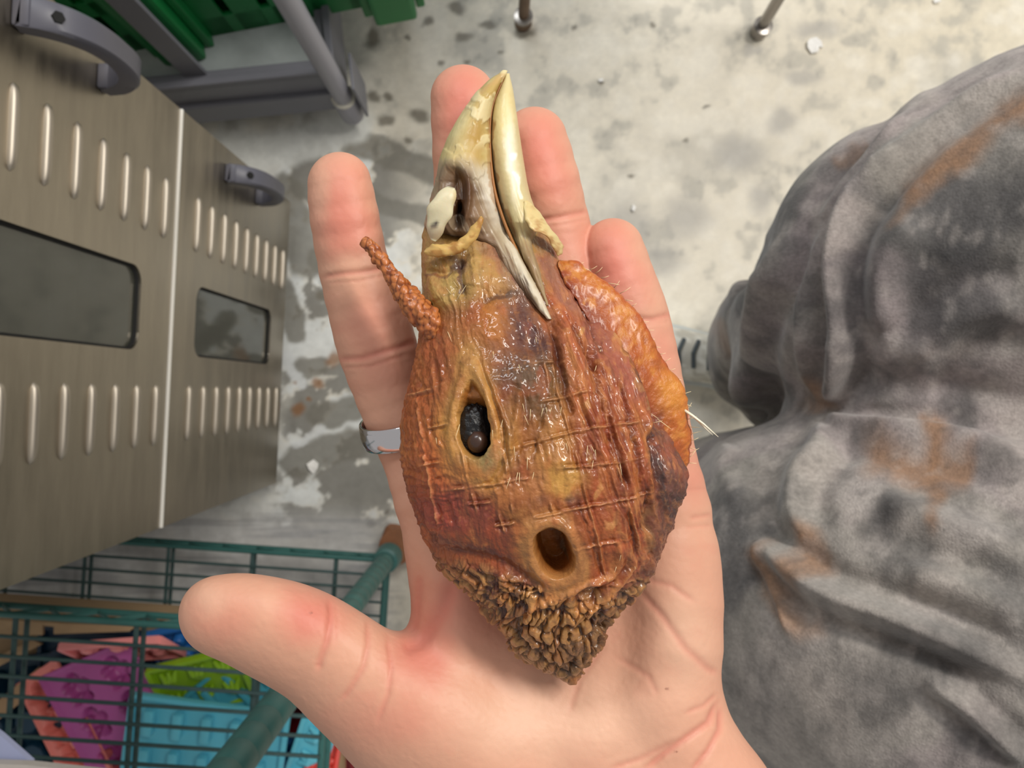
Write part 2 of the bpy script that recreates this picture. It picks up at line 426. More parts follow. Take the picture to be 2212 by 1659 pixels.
crate = empty('plastic_crate', (-.150, .532, .1365), 'green slotted plastic crate riding on the galvanised cart deck', 'crate', rz=GA)
def crate_wall(L, name, parent, loc, rz):
    b = MB(); H = .20; p = L/12
    b.box((-L/2, .006, .022), (L, .006, .044), .001); b.box((-L/2, .006, H-.02), (L, .006, .04), .001); b.box((-L/2, .006, .108), (L, .006, .032), .001)
    x = 0
    for k in range(13): b.box((-L*k/12, .006, H/2), (p*.74, .006, H), .0008)
    b.box((-L/2, 0, H-.004), (L, .022, .008), .002)
    o = b.build(name, green, parent); o.location = loc; o.rotation_euler = (0, 0, rz); return o
crate_wall(.60, 'side_wall', crate, (0, 0, 0), 0); crate_wall(.60, 'side_wall', crate, (-.60, .40, 0), math.pi)
crate_wall(.38, 'end_wall', crate, (0, .01, 0), math.pi*1.5); crate_wall(.38, 'end_wall', crate, (-.60, .39, 0), math.pi/2)
MB().box((-.30, .20, .006), (.59, .39, .008), .002).build('floor_panel', green, crate); MB().box((-.30, .20, .2045), (.60, .40, .006), .002).build('lid', green, crate)  # unseen lid added to darken the crate behind its slots
rb = MB().box((0, -.011, .1), (.058, .034, .2), .006).box((-.036, -.004, .1), (.012, .016, .2), .003).box((.036, -.004, .1), (.012, .016, .2), .003)
rib = rb.build('rib', green, crate); rib.location = (-.305, 0, 0)
for (x, y, a) in ((-.012, 0, 0), (-.59, 0, 0), (-.305, .40, math.pi), (-.012, .40, math.pi), (-.59, .40, math.pi)): copy_part(rib, crate, (x, y, 0), (0, 0, a))

# ------------------------------------------------------------------ stool feet at the top edge
chrome = mat('worn_steel_tube', (150, 145, 140), rough=.3, metal=.9)
rustt = mat('rusty_tube', (112, 92, 76), rough=.55, metal=.4, var=.3, var_scale=60)
st = empty('stool', WZ(1637, 72, 0), 'steel tube stool with a round seat, only its feet in view on the floor', 'stool')
b0 = np.array(WZ(1637, 72, 0)); b1 = np.array(WZ(1130, 52, 0))-b0
def leg(dx, dy, m, lean):
    P = [(dx, dy, .006), (dx+lean[0]*.3, dy+lean[1]*.3, .3), (dx+lean[0]*.6, dy+lean[1]*.6, .6)]
    l = MB().tube(P, .0085, 14).build('leg', m, st, True)
    MB().lathe([(.0125, 0), (.0135, .003), (.0135, .012), (.0105, .022)], (dx, dy, 0), n=18).build('foot_cap', m, l, True)
    MB().lathe([(.0105, .020), (.0145, .021), (.0145, .026), (.0105, .027)], (dx, dy, 0), n=18).build('collar', chrome, l, True)
leg(0, 0, chrome, (-.02, .04)); leg(b1[0], b1[1], rustt, (.02, .04)); leg(0, .34, chrome, (-.02, -.04)); leg(b1[0], .34, rustt, (.02, -.04))
MB().lathe([(.15, .585), (.175, .59), (.18, .61), (.17, .63), (.10, .637), (.01, .638)], (b1[0]/2, .17, 0), n=36).build('seat', rubber, st, True)

# ------------------------------------------------------------------ white scraps on the floor
paper = mat('white_scrap', (244, 243, 240), rough=.6)
def scrap(u, v, pts, label):
    c = WZ(u, v, .002); o = MB(); n = len(pts); q = [((a-u)*HC/FPX, (v-b)*HC/FPX) for a, b in pts]
    V = [(0, 0, .0035)]+[(x, y, .0022+.0012*((i*7) % 3)) for i, (x, y) in enumerate(q)]+[(x*.96, y*.96, -.001+.0012*((i*7) % 3)*.6) for i, (x, y) in enumerate(q)]
    F = [(0, 1+(k+1) % n, 1+k) for k in range(n)]+[(1+k, 1+(k+1) % n, 1+n+(k+1) % n, 1+n+k) for k in range(n)]+[tuple(1+n+k for k in range(n))]
    ob = o.add(V, F).build('white_scrap', paper); ob.location = c
    tag(ob, label, 'scrap', 'white scraps on the floor')
scrap(1758, 99, [(1750, 84), (1762, 82), (1772, 92), (1777, 103), (1768, 102), (1765, 114), (1752, 116), (1743, 104), (1742, 92)], 'largest white scrap lying on bare concrete near the stool foot')
scrap(677, 1008, [(678, 992), (689, 1001), (687, 1012), (678, 1024), (668, 1013), (664, 1002)], 'white five-sided scrap on wet concrete left of the ringed finger')
scrap(1367, 450, [(1367, 442), (1373, 448), (1369, 458), (1363, 453)], 'tiny white scrap on the floor right of the fingertips')
scrap(1298, 175, [(1293, 171), (1303, 172), (1302, 178), (1292, 177)], 'tiny pale scrap on the floor above the ring finger')
scrap(2022, 3, [(2014, 0), (2026, 0), (2030, 5), (2018, 8)], 'white scrap at the top edge of the floor right of the stool')

# ------------------------------------------------------------------ green wire shelving with a box of moulds
gwire = mat('green_epoxy_wire', (50, 96, 92), rough=.42, var=.18, var_scale=25)
gdark = mat('dark_green_wire', (50, 74, 74), rough=.5, var=.25, var_scale=30)
rust = mat('rusty_brown', (140, 92, 62), rough=.75, var=.3, var_scale=40, bump=(80, .5, .002))
SY = math.radians(-3.9)
PX, PY = -.176, -.236
rack = empty('wire_shelving', (PX, PY, 0), 'green wire shelving unit with a thick tube post under the thumb', 'shelf', rz=SY)
SLn, SW = 1.05, .46
def wire_shelf(z):
    r_ = .0034; m = MB()
    for y in (0, -SW):
        for dz in (0, -.026): m.tube([(-SLn, y, z+dz), (-.012, y, z+dz)], r_, 10)
        zz = []
        for i in range(43): zz.append((-.02-i*.024, y, z-.002-(.022 if i % 2 else 0)))
        m.tube(zz, .0024, 6)
    for x in (0, -SLn):
        for dz in (0, -.026): m.tube([(x, -.012, z+dz), (x, -SW+.012, z+dz)], r_, 10)
    s = m.build('shelf', gwire, rack, True)
    w0 = MB().tube([(-SLn, 0, 0), (.0, 0, 0)], .0020, 8).build('wire', gdark, s, True); w0.location = (0, -.020, z+.0035)
    for k in range(1, 22): copy_part(w0, s, (0, -.020-.0189*k, z+.0035))
    c0 = MB().tube([(0, 0, 0), (0, -SW, 0)], .0026, 8).tube([(-.004, 0, -.024), (-.004, -SW, -.024)], .0026, 8).build('cross_wire', gdark, s, True); c0.location = (-.070, 0, z-.003)
    for x in (-.187, -.304, -.42, -.54, -.66, -.78, -.9): copy_part(c0, s, (x, 0, z-.003))
    for (x, y) in ((0, 0), (0, -SW), (-SLn, 0), (-SLn, -SW)):
        MB().lathe([(.0145, z-.03), (.0195, z-.028), (.0175, z+.004), (.0145, z+.006)], (x, y, 0), n=20).build('collar', gwire, s, True)
wire_shelf(.118); wire_shelf(.437)
pl = None
for (x, y) in ((0, 0), (0, -SW), (-SLn, 0), (-SLn, -SW)):
    if pl is None:
        q = MB(); prof = [(.0127, .06)]
        z = .07
        while z < .93: prof += [(.0127, z), (.0123, z+.001), (.0123, z+.002), (.0127, z+.003)]; z += .025
        pl = q.lathe(prof+[(.0127, .94)], (0, 0, 0), n=20).build('post', gwire, rack, True)
        wh = MB().lathe([(.012, -.013), (.030, -.014), (.033, -.009), (.033, .009), (.030, .014), (.012, .013)], (.012, .012, .033), (0.3, 1, 0), 24).build('caster', rust, pl, True)
        MB().lathe([(.008, .05), (.026, .052), (.026, .058), (.008, .06)], (.006, .008, .008), n=22).build('caster_plate', rust, pl, True)
    else:
        c = copy_part(pl, rack, (x, y, 0))
        for ch in list(pl.children): copy_part(ch, c)

card = mat('brown_cardboard', (176, 148, 114), rough=.8, var=.12, var_scale=40, aniso=(1, 1, 6))
RK = Matrix.Translation((PX, PY, 0)) @ Matrix.Rotation(SY, 4, 'Z')
box = empty('cardboard_box', RK @ Vector((-.30, -.238, .124)), 'open brown cardboard box of silicone moulds on the lower wire shelf', 'box', rz=SY)
bx0, bx1, by0, by1, bh = -.39, .262, -.185, .156, .052
MB().box(((bx0+bx1)/2, (by0+by1)/2, .002), (bx1-bx0, by1-by0, .004)).build('base', card, box)
bw = MB(); L = bx1-bx0
bw.box(((bx0+bx1)/2, by1, bh/2), (L, .005, bh), .001)
bw.build('wall', card, box)
MB().box(((bx0+bx1)/2, by0, bh/2), (L, .005, bh)).build('wall', card, box)
for x in (bx0, bx1): MB().box((x, (by0+by1)/2, bh/2), (.006, by1-by0, bh)).build('wall', card, box)
Mf = Matrix.Translation((bx1+.001, 0, bh)) @ Matrix.Rotation(math.radians(62), 4, 'Y'); MB().box((.014, -.06, 0), (.028, .24, .004)).xform(Mf).build('flap', card, box)
BI = (Matrix.Translation(box.location) @ Matrix.Rotation(SY, 4, 'Z')).inverted()
def board(P, t, name):
    n = len(P); V = [BI @ Vector(W(*p)) for p in P]; V = V+[v-Vector((0, 0, t)) for v in V]
    return MB().add(V, [tuple(range(n))[::-1], tuple(range(n, 2*n))]+[(k, (k+1) % n, n+(k+1) % n, n+k) for k in range(n)]).build(name, card, box)
board([(-120, 1332, .955), (92, 1344, .955), (92, 1372, .950), (-120, 1368, .950)], .004, 'flap'); board([(116, 1346, .955), (290, 1354, .955), (280, 1364, .952), (116, 1370, .950)], .004, 'flap')
board([(92, 1344, .955), (116, 1346, .955), (116, 1354, .954), (92, 1352, .954)], .004, 'flap')
board([(-60, 1600, .93), (-60, 1560, .93), (85, 1440, .97), (92, 1480, .97)], .004, 'flap'); board([(-80, 1480, .94), (-80, 1450, .94), (70, 1384, .97), (90, 1392, .97)], .004, 'flap')

def blob(bm_, c, r, kind):
    n = 10
    prof = [(r*1.05, 0), (r, r*.5), (r*.8, r*.85), (r*.35, r*1.02), (.0001, r*1.05)]
    if kind == 'cyl': prof = [(r*1.05, 0), (r*.95, r*1.5), (r*.8, r*1.75), (.0001, r*1.75)]
    bm_.lathe(prof, c, n=n)
def mould(name, M, size, color, pitch, kind, label, cups=True, down=False):
    """silicone mould: a rimmed sheet carrying rows of knobs (the backs of its cups) or of hollows"""
    root = empty(name, (0, 0, 0), label, 'mould', 'silicone moulds in the box'); root.matrix_world = M
    m = mat(name+'_silicone', color, rough=.38, sss=.15, var=.05, var_scale=30)
    sx, sy = size; s = MB()
    if kind == 'hollow':                                               # cups pressed into the sheet, seen from their open side
        n, m_ = 64, int(64*sy/sx); X, Y = np.meshgrid(np.linspace(-sx/2, sx/2, n), np.linspace(-sy/2, sy/2, m_)); Z = np.zeros_like(X); q = random.Random(int(sx*1e4))
        cx, cy = max(1, round(sx/pitch)), max(1, round(sy/pitch))
        for i in range(cx):
            for j in range(cy):
                x, y = (i+.5)/cx*sx*.88-sx*.44, (j+.5)/cy*sy*.88-sy*.44; f = np.full_like(X, 9)
                for dx, dy, r in ((0, 0, .30), (0, .26, .20), (-.24, .10, .14), (.24, .10, .14), (-.16, -.26, .15), (.16, -.26, .15)): f = np.minimum(f, np.hypot(X-x-dx*pitch, Y-y-dy*pitch)/(r*pitch))
                Z -= pitch*.34*(1-ss(.65, 1.05, f))*(1-.25*np.clip(f, 0, 1))
        e = np.minimum(sx/2-np.abs(X), sy/2-np.abs(Y)); Z += .004*(1-ss(0, .006, e))
        Q = np.arange(n*m_).reshape(m_, n); F = [tuple(t) for t in np.c_[Q[:-1, :-1].ravel(), Q[:-1, 1:].ravel(), Q[1:, 1:].ravel(), Q[1:, :-1].ravel()]]
        G = np.stack([X, Y, Z], -1).reshape(-1, 3); k = len(G); H_ = G-np.array([0, 0, .0025])
        ring = list(Q[0, :])+list(Q[1:, -1])+list(Q[-1, -2::-1])+list(Q[-2:0:-1, 0])
        V = np.r_[G, H_]; F = F+[tuple(i+k for i in f)[::-1] for f in F]+[(ring[i-1], ring[i], ring[i]+k, ring[i-1]+k) for i in range(len(ring))]
        link('sheet', mesh_of('sheet', V, [tuple(map(int, f)) for f in F], True), m, root); return root
    s.box((0, 0, 0), (sx, sy, .003), .001)
    for (c, z) in (((0, sy/2, .004), (sx, .006, .010)), ((0, -sy/2, .004), (sx, .006, .010)), ((sx/2, 0, .004), (.006, sy, .010)), ((-sx/2, 0, .004), (.006, sy, .010))): s.box(c, z, .002)
    s.build('sheet', m, root, True)
    nx = max(1, int(sx/pitch)); ny = max(1, int(sy/pitch)); k0 = None; r = pitch*.36
    for i in range(nx):
        for j in range(ny):
            x = (i+.5-nx/2)*sx/nx*.92; y = (j+.5-ny/2)*sy/ny*.92
            if k0 is None:
                b = MB()
                if kind == 'bear':
                    blob(b, (0, 0, .001), r*.8, 's'); blob(b, (0, r*.95, .001), r*.55, 's'); blob(b, (-r*.62, .2*r, .001), r*.4, 's'); blob(b, (r*.62, .2*r, .001), r*.4, 's'); blob(b, (-r*.45, -r*.8, .001), r*.42, 's'); blob(b, (r*.45, -r*.8, .001), r*.42, 's')
                elif kind == 'finger': b.box((0, 0, r*.55), (r*.9, r*2.4, r*1.1), r*.3)
                elif kind == 'leaf':
                    for a in (-.7, 0, .7): b.tube([(0, -r*.9, .003), (r*.5*a, 0, r*.5), (r*1.1*a, r*.9, .003)], [r*.25, r*.42, r*.15], 8)
                else: blob(b, (0, 0, .001), r, kind)
                k0 = b.build('cup', m, root, True); k0.location = (x, y, 0)
            else: copy_part(k0, root, (x, y, 0))
    return root
def at_box(u, v, d, rz, rx=0, ry=0):
    return Matrix.Translation(W(u, v, d)) @ Matrix.Rotation(math.radians(rz), 4, 'Z') @ Matrix.Rotation(math.radians(rx), 4, 'X') @ Matrix.Rotation(math.radians(ry), 4, 'Y')
mould('silicone_mould', at_box(270, 1398, .915, 4, 58), (.118, .075), (240, 150, 148), .030, 'bear', 'pink silicone mould with bear knobs standing against the box back')
mould('silicone_mould', at_box(248, 1545, .918, 24, 6, -3), (.125, .165), (176, 84, 152), .050, 'hollow', 'orchid purple silicone mould with dark hollows on top of the pile')
mould('silicone_mould', at_box(158, 1600, .940, 31, -6, -18), (.085, .20), (232, 132, 122), .055, 'hollow', 'salmon silicone mould half under the purple one')
mould('silicone_mould', at_box(438, 1470, .925, 8, 28, 8), (.105, .082), (138, 178, 34), .034, 'leaf', 'lime green silicone mould with leaf knobs')
mould('silicone_mould', at_box(446, 1610, .893, -9, 4, 2), (.185, .105), (96, 186, 208), .037, 'finger', 'large sky blue silicone mould in front of the purple one')
mould('silicone_mould', at_box(400, 1385, .965, 12, 35), (.085, .06), (38, 104, 176), .022, 'cyl', 'deep blue silicone mould behind the lime green one')
mould('silicone_mould', at_box(530, 1500, .945, 38, 12, 12), (.10, .10), (70, 156, 176), .026, 'finger', 'teal silicone mould lying askew beside the lime green one')
mould('silicone_mould', at_box(684, 1585, .925, 72, 8, -10), (.11, .042), (104, 194, 214), .034, 'leaf', 'light turquoise strip mould on dark red beside the box edge')
mould('silicone_mould', at_box(650, 1575, .985, 4, 4), (.13, .14), (128, 22, 30), .045, 'cyl', 'dark red silicone mould under the turquoise strip')
mould('silicone_mould', at_box(703, 1615, .945, 86, 0, 30), (.09, .035), (228, 70, 58), .035, 'bear', 'bright red silicone mould against the right box wall')
mould('silicone_mould', at_box(620, 1650, .955, 20, 5), (.09, .06), (28, 84, 136), .03, 'cyl', 'navy blue silicone mould under the tube post')
mould('silicone_mould', at_box(60, 1575, 1.0, 8, 4), (.20, .20), (14, 52, 74), .05, 'cyl', 'dark petrol blue silicone mould at the bottom of the pile on the left')
mould('silicone_mould', at_box(330, 1500, 1.0, -4, 4), (.30, .17), (12, 44, 70), .05, 'cyl', 'dark navy silicone mould under the whole pile')
mould('silicone_mould', at_box(585, 1478, .965, -20, 5), (.06, .05), (206, 120, 122), .03, 'bear', 'small dusty pink mould beside the tube post')

# grey container corner at the very bottom left, above the upper shelf
tub_m = mat('grey_tub_plastic', (158, 152, 146), rough=.6, var=.05, var_scale=200, bump=(300, .3, .001)); tub_b = mat('lavender_grey_plastic', (140, 146, 176), rough=.5)
tub = empty('grey_tub', W(0, 1700, .47), 'grey plastic tub with lavender lid at the lower left corner on the wire shelf', 'tub')
TI = Matrix.Translation(tub.location).inverted()
def slab(P, dz, name, m):
    n = len(P); V = [TI @ Vector(W(*p)) for p in P]; V = V+[v+Vector((0, 0, -dz)) for v in V]
    return MB().add(V, [tuple(range(n))[::-1], tuple(range(n, 2*n))]+[(k, (k+1) % n, n+(k+1) % n, n+k) for k in range(n)]).build(name, m, tub)
slab([(-260, 1640, .462), (60, 1653, .462), (245, 1673, .462), (250, 1700, .462), (-260, 1690, .462)], .006, 'tub_rim', tub_m)
slab([(-260, 1400, .470), (0, 1588, .470), (66, 1646, .470), (70, 1690, .470), (-260, 1690, .470)], .004, 'tub_lid', tub_b)
A = [(-260, 1660, .468), (235, 1675, .468), (235, 2000, .468), (-260, 2000, .468)]; B = [(-100, 1700, .700), (120, 1715, .700), (120, 1900, .700), (-100, 1900, .700)]
V = [TI @ Vector(W(*p)) for p in A+B]; MB().add(V, [(0, 1, 2, 3), (7, 6, 5, 4)]+[(k, 4+k, 4+(k+1) % 4, (k+1) % 4) for k in range(4)]).build('tub_body', tub_m, tub)
bpy.context.view_layer.update()
# ------------------------------------------------------------------ implicit bodies -> mesh
def round_cone(P, a, b, ra, rb):
    ax, ay, az = (np.float32(t) for t in a); bx, by, bz = (np.float32(t) for t in b)
    dx, dy, dz = bx-ax, by-ay, bz-az; L = dx*dx+dy*dy+dz*dz+1e-9
    x, y, z = P[0]-ax, P[1]-ay, P[2]-az
    t = np.clip((x*dx+y*dy+z*dz)/L, 0, 1)
    return np.sqrt((x-t*dx)**2+(y-t*dy)**2+(z-t*dz)**2)-(ra+(rb-ra)*t)
def smin(a, b, k):
    h = np.clip(.5+.5*(b-a)/k, 0, 1); return b+(a-b)*h-k*h*(1-h)
def chain(P, pts, k=8):
    f = None
    for p, q in zip(pts[:-1], pts[1:]):
        g = round_cone(P, p[:3], q[:3], p[3], q[3]); f = g if f is None else smin(f, g, k)
    return f
def surface_nets(fn, lo, hi, h):
    ax = [np.arange(lo[i], hi[i]+h, h, dtype=np.float32) for i in range(3)]
    F = fn(np.meshgrid(*ax, indexing='ij')).astype(np.float32)
    S = F < 0; n = F.shape
    cnt = np.zeros(tuple(k-1 for k in n), np.int8)
    for dx in (0, 1):
        for dy in (0, 1):
            for dz in (0, 1): cnt += S[dx:n[0]-1+dx, dy:n[1]-1+dy, dz:n[2]-1+dz]
    act = (cnt > 0) & (cnt < 8); idx = np.argwhere(act); vid = np.full(act.shape, -1, np.int64); vid[act] = np.arange(len(idx))
    cor = [(dx, dy, dz) for dx in (0, 1) for dy in (0, 1) for dz in (0, 1)]
    acc = np.zeros((len(idx), 3)); num = np.zeros(len(idx))
    val = {c: F[idx[:, 0]+c[0], idx[:, 1]+c[1], idx[:, 2]+c[2]] for c in cor}
    for c in cor:
        for a in range(3):
            if c[a] == 0:
                e = list(c); e[a] = 1; e = tuple(e); f0, f1 = val[c], val[e]; m = (f0 < 0) != (f1 < 0)
                t = np.where(m, f0/np.where(m, f0-f1, 1), 0); q = np.tile(np.array(c, float), (len(idx), 1)); q[:, a] += t
                acc[m] += q[m]; num[m] += 1
    V = np.array([lo[0], lo[1], lo[2]])+(idx+acc/num[:, None])*h
    Q = []
    for a in range(3):
        b, c = (a+1) % 3, (a+2) % 3
        s0 = [slice(None)]*3; s1 = [slice(None)]*3; s0[a] = slice(0, n[a]-1); s1[a] = slice(1, n[a])
        A, B = S[tuple(s0)], S[tuple(s1)]; e = np.argwhere(A != B)
        e = e[(e[:, b] > 0) & (e[:, c] > 0) & (e[:, b] < n[b]-1) & (e[:, c] < n[c]-1)]
        def cell(db, dc):
            q = e.copy(); q[:, b] += db; q[:, c] += dc; return vid[q[:, 0], q[:, 1], q[:, 2]]
        q = np.c_[cell(-1, -1), cell(0, -1), cell(0, 0), cell(-1, 0)]
        flip = ~A[e[:, 0], e[:, 1], e[:, 2]]; q[flip] = q[flip][:, ::-1]; Q.append(q)
    return V, np.concatenate(Q)
def gradient(fn, V, e):
    g = []
    for a in range(3):
        d = np.zeros(3); d[a] = e
        g.append(fn([V[:, i]+d[i] for i in range(3)])-fn([V[:, i]-d[i] for i in range(3)]))
    return np.stack(g, 1)/(2*e)
def project(fn, V, e, it=1):
    for _ in range(it):
        f = fn([V[:, i] for i in range(3)]); g = gradient(fn, V, e)
        V = V-g*(f/np.maximum((g*g).sum(1), .15))[:, None]
    n = gradient(fn, V, e); n /= np.linalg.norm(n, axis=1)[:, None]+1e-9
    return V, n
def subdivide(V, Q):
    n = len(V); E = np.concatenate([np.sort(Q[:, [i, (i+1) % 4]], 1) for i in range(4)])
    key = E[:, 0].astype(np.int64)*n+E[:, 1]; uq, inv = np.unique(key, return_inverse=True)
    em = .5*(V[uq//n]+V[uq % n]); fm = V[Q].mean(1); m = len(Q); inv = inv.reshape(4, m)
    ei = [n+inv[i] for i in range(4)]; fi = n+len(uq)+np.arange(m)
    F = np.concatenate([np.c_[Q[:, i], ei[i], fi, ei[(i+3) % 4]] for i in range(4)])
    return np.concatenate([V, em, fm]), F

# hand space: photograph pixels across, the same unit (0.128 mm) towards the camera
D0, PXM = .205, .000128
def hand_to_world(V):
    d = D0-V[:, 2]*PXM
    return np.c_[(V[:, 0]-U0)*d/FPX, (V0-V[:, 1])*d/FPX, HC-d]
INDEX = [(733, 397, 22, 69), (744, 470, 24, 74), (765, 580, 10, 76), (795, 680, -2, 83), (816, 755, -10, 85), (842, 850, -16, 75), (868, 930, -18, 68), (892, 1000, -20, 62), (925, 1080, -20, 74), (985, 1220, -35, 95)]
MIDDLE = [(1000, 209, 10, 70), (1010, 330, 10, 75), (1020, 480, -10, 78), (1035, 650, -25, 82), (1060, 850, -30, 80), (1085, 1020, -25, 86), (1110, 1200, -40, 100)]
RINGF = [(1155, 300, 10, 70), (1177, 389, 10, 74), (1200, 480, -6, 72), (1238, 650, -20, 80), (1262, 850, -25, 80), (1285, 1020, -22, 84), (1290, 1200, -40, 100)]
PINKY = [(1325, 537, 10, 66), (1345, 605, 10, 70), (1365, 665, 2, 73), (1379, 720, -8, 74), (1393, 800, -12, 77), (1409, 900, -12, 79), (1425, 1000, -12, 81), (1449, 1110, -14, 88), (1450, 1230, -20, 98)]
THUMB_ = [(470, 1331, 40, 82), (520, 1338, 36, 94), (580, 1357, 30, 105), (640, 1381, 22, 112), (702, 1417, 12, 116), (800, 1495, -2, 131), (905, 1562, -22, 146)]
PALM = [[(985, 1220, -35, 95), (1000, 1400, -45, 110), (1010, 1560, -45, 125)],
        [(1110, 1200, -40, 100), (1120, 1400, -62, 105), (1140, 1600, -60, 125)],
        [(1290, 1200, -40, 100), (1270, 1400, -58, 108), (1260, 1600, -58, 128)],
        [(1450, 1230, -20, 98), (1451, 1310, -22, 103), (1446, 1400, -28, 107), (1440, 1490, -40, 104)],
        [(905, 1562, -22, 146), (980, 1610, -28, 150), (1060, 1680, -40, 140)]]
ARM = [[(1140, 1600, -55, 125), (1300, 1800, -80, 150), (1560, 2250, -100, 170)],
       [(1430, 1560, -52, 130), (1530, 1740, -70, 140), (1800, 2225, -95, 165)],
       [(1060, 1680, -40, 140), (1200, 1850, -80, 150)], [(1300, 1640, -62, 128), (1420, 1800, -76, 148), (1680, 2235, -98, 168)]]
THUMB = smooth_path(THUMB_, 3*len(THUMB_)-2); INDEX, MIDDLE, RINGF, PINKY = (smooth_path(c, 2*len(c)-1) for c in (INDEX, MIDDLE, RINGF, PINKY))
def hand_sdf(P):
    palm = None
    for c in PALM:
        g = chain(P, c, 30); palm = g if palm is None else smin(palm, g, 55)
    th = chain(P, THUMB, 10); palm = smin(palm, th, 60)
    for c in ARM: palm = smin(palm, chain(P, c, 30), 60)
    fs = [chain(P, c, 6) for c in (INDEX, MIDDLE, RINGF, PINKY)]
    f = None
    for g in fs:
        q = smin(palm, g, 45); f = q if f is None else smin(f, q, 6)
    # hollow of the palm
    dd = np.sqrt(((P[0]-1200)/190)**2+((P[1]-1330)/230)**2+((P[2]-150)/120)**2)
    return -smin(-f, (dd-1)*110, 40)
person = empty('person', WZ(1560, 900, 0), 'seated person in mottled grey trousers holding out an open left palm', 'person')
def build_hand():
    V, Q = surface_nets(hand_sdf, (370, 120, -300), (1990, 2440, 200), 8.0)
    V, _ = project(hand_sdf, V, 2.0, 2)
    V, Q = subdivide(V, Q); V, N = project(hand_sdf, V, 2.0, 1)
    u, v, w = V[:, 0], V[:, 1], V[:, 2]; front = ss(.1, .5, N[:, 2])
    creases = [([(692, 600), (740, 592), (800, 586), (850, 570)], 7, 4.0), ([(722, 778), (780, 775), (840, 758), (900, 738)], 8, 4.5), ([(705, 612), (780, 606), (840, 592)], 4, 1.5), ([(730, 795), (800, 792), (880, 765)], 5, 2),
               ([(1160, 478), (1210, 470), (1275, 456)], 7, 4), ([(1170, 492), (1220, 484), (1272, 472)], 4, 1.5),
               ([(1370, 690), (1410, 690), (1458, 676)], 7, 4), ([(1376, 706), (1450, 692)], 4, 1.5), ([(1470, 902), (1500, 890)], 5, 2),
               ([(712, 1292), (716, 1330), (708, 1380), (692, 1425), (686, 1450)], 8, 4.5), ([(724, 1300), (730, 1340), (722, 1390)], 4, 1.5), ([(795, 1340), (796, 1390), (785, 1440), (755, 1490), (735, 1515)], 7, 3.5), ([(838, 1372), (845, 1440), (838, 1500), (815, 1560)], 6, 3),
               ([(868, 1400), (905, 1385), (950, 1330), (985, 1250)], 20, 8), ([(905, 1240), (900, 1310), (890, 1370)], 12, 4),
               ([(1552, 1512), (1530, 1560), (1480, 1595), (1430, 1630), (1390, 1665)], 8, 6), ([(1556, 1524), (1555, 1575), (1530, 1620), (1490, 1670)], 7, 5), ([(1460, 1600), (1380, 1640), (1320, 1660)], 7, 3), ([(1548, 1500), (1520, 1525), (1480, 1540)], 6, 3),
               ([(1380, 1275), (1430, 1330), (1480, 1400), (1530, 1445), (1552, 1455)], 9, 3.5), ([(1390, 1250), (1450, 1265), (1500, 1300)], 7, 2.5), ([(1490, 1120), (1538, 1112)], 5, 2.5), ([(1480, 1140), (1540, 1135)], 4, 1.5), ([(1470, 1060), (1530, 1055)], 4, 1.5), ([(1330, 1420), (1400, 1460), (1420, 1500)], 7, 2),
               ([(1300, 1400), (1250, 1470), (1230, 1540)], 8, 2)]
    D = np.zeros(len(V)); redl = np.zeros(len(V))
    for pts, wd_, dep in creases:
        d, t = pdist(u, v, pts); q = np.exp(-(d/wd_)**2)*np.minimum(1, 6*np.minimum(t, 1-t)+.25)
        D -= dep*q; redl = np.maximum(redl, q*min(1, dep/5))
    D += 1.2*fbm(u/40, v/40, w/40, seed=61, oct=3)+.5*fbm(u/9, v/9, w/9, seed=63, oct=2)
    V = V+N*(D*front)[:, None]
    p = Paint(u, v, (206, 153, 128), warp=14, wscale=60, seed=71)
    p.mix(.55*ss(.0, .6, fbm(u/120, v/120, seed=72)), (212, 162, 136)); p.mix(.30*ss(.1, .5, fbm(u/60, v/60, seed=74)), (206, 140, 118))
    R = (202, 112, 98)
    for (a, b, ru, rv, al) in [(735, 440, 60, 110, .6), (765, 500, 60, 60, .35), (1000, 230, 60, 110, .75), (1165, 320, 60, 90, .75), (1200, 400, 55, 60, .5), (1325, 560, 55, 80, .75), (1370, 620, 50, 60, .4), (670, 1335, 80, 60, .7), (480, 1345, 70, 60, .3),
                               (800, 690, 60, 80, .35), (1240, 520, 60, 60, .35), (1430, 760, 40, 70, .35), (905, 1420, 70, 70, .65), (860, 1560, 150, 60, .3), (830, 800, 60, 60, .25), (1500, 1040, 40, 60, .3), (1000, 1300, 140, 100, .35)]:  # patches beside the head and thumb root also hold painted palm shading
        p.spot(a, b, ru, rv, R, al, 0, .9)
    for (a, b, ru, rv, al) in [(1250, 1560, 200, 110, .6), (1480, 1400, 60, 130, .55), (690, 420, 20, 60, .4), (450, 1300, 40, 40, .4), (760, 560, 30, 20, .3), (1080, 1560, 150, 80, .4)]:
        p.spot(a, b, ru, rv, (216, 176, 150), al, 0, .9)
    p.mix(.5*redl, (196, 112, 98))
    for (a, b) in [(670, 1325), (1461, 1622), (1432, 1485)]: p.spot(a, b, 3, 3, (130, 80, 66), .8)
    me = mesh_of('hand', hand_to_world(V), Q[:, ::-1] if False else Q, True, p.c)
    m = mat('skin', attr=True, rough=.5, sss=.06, bump=(700, .10, .0006), fine=(2600, .10, .0002), spec=.4)
    o = link('hand', me, m, person); o.matrix_parent_inverse = person.matrix_world.inverted()
    return o
bpy.context.view_layer.update()
hand = build_hand(); hand['label'] = 'bare open left palm with spread fingers'

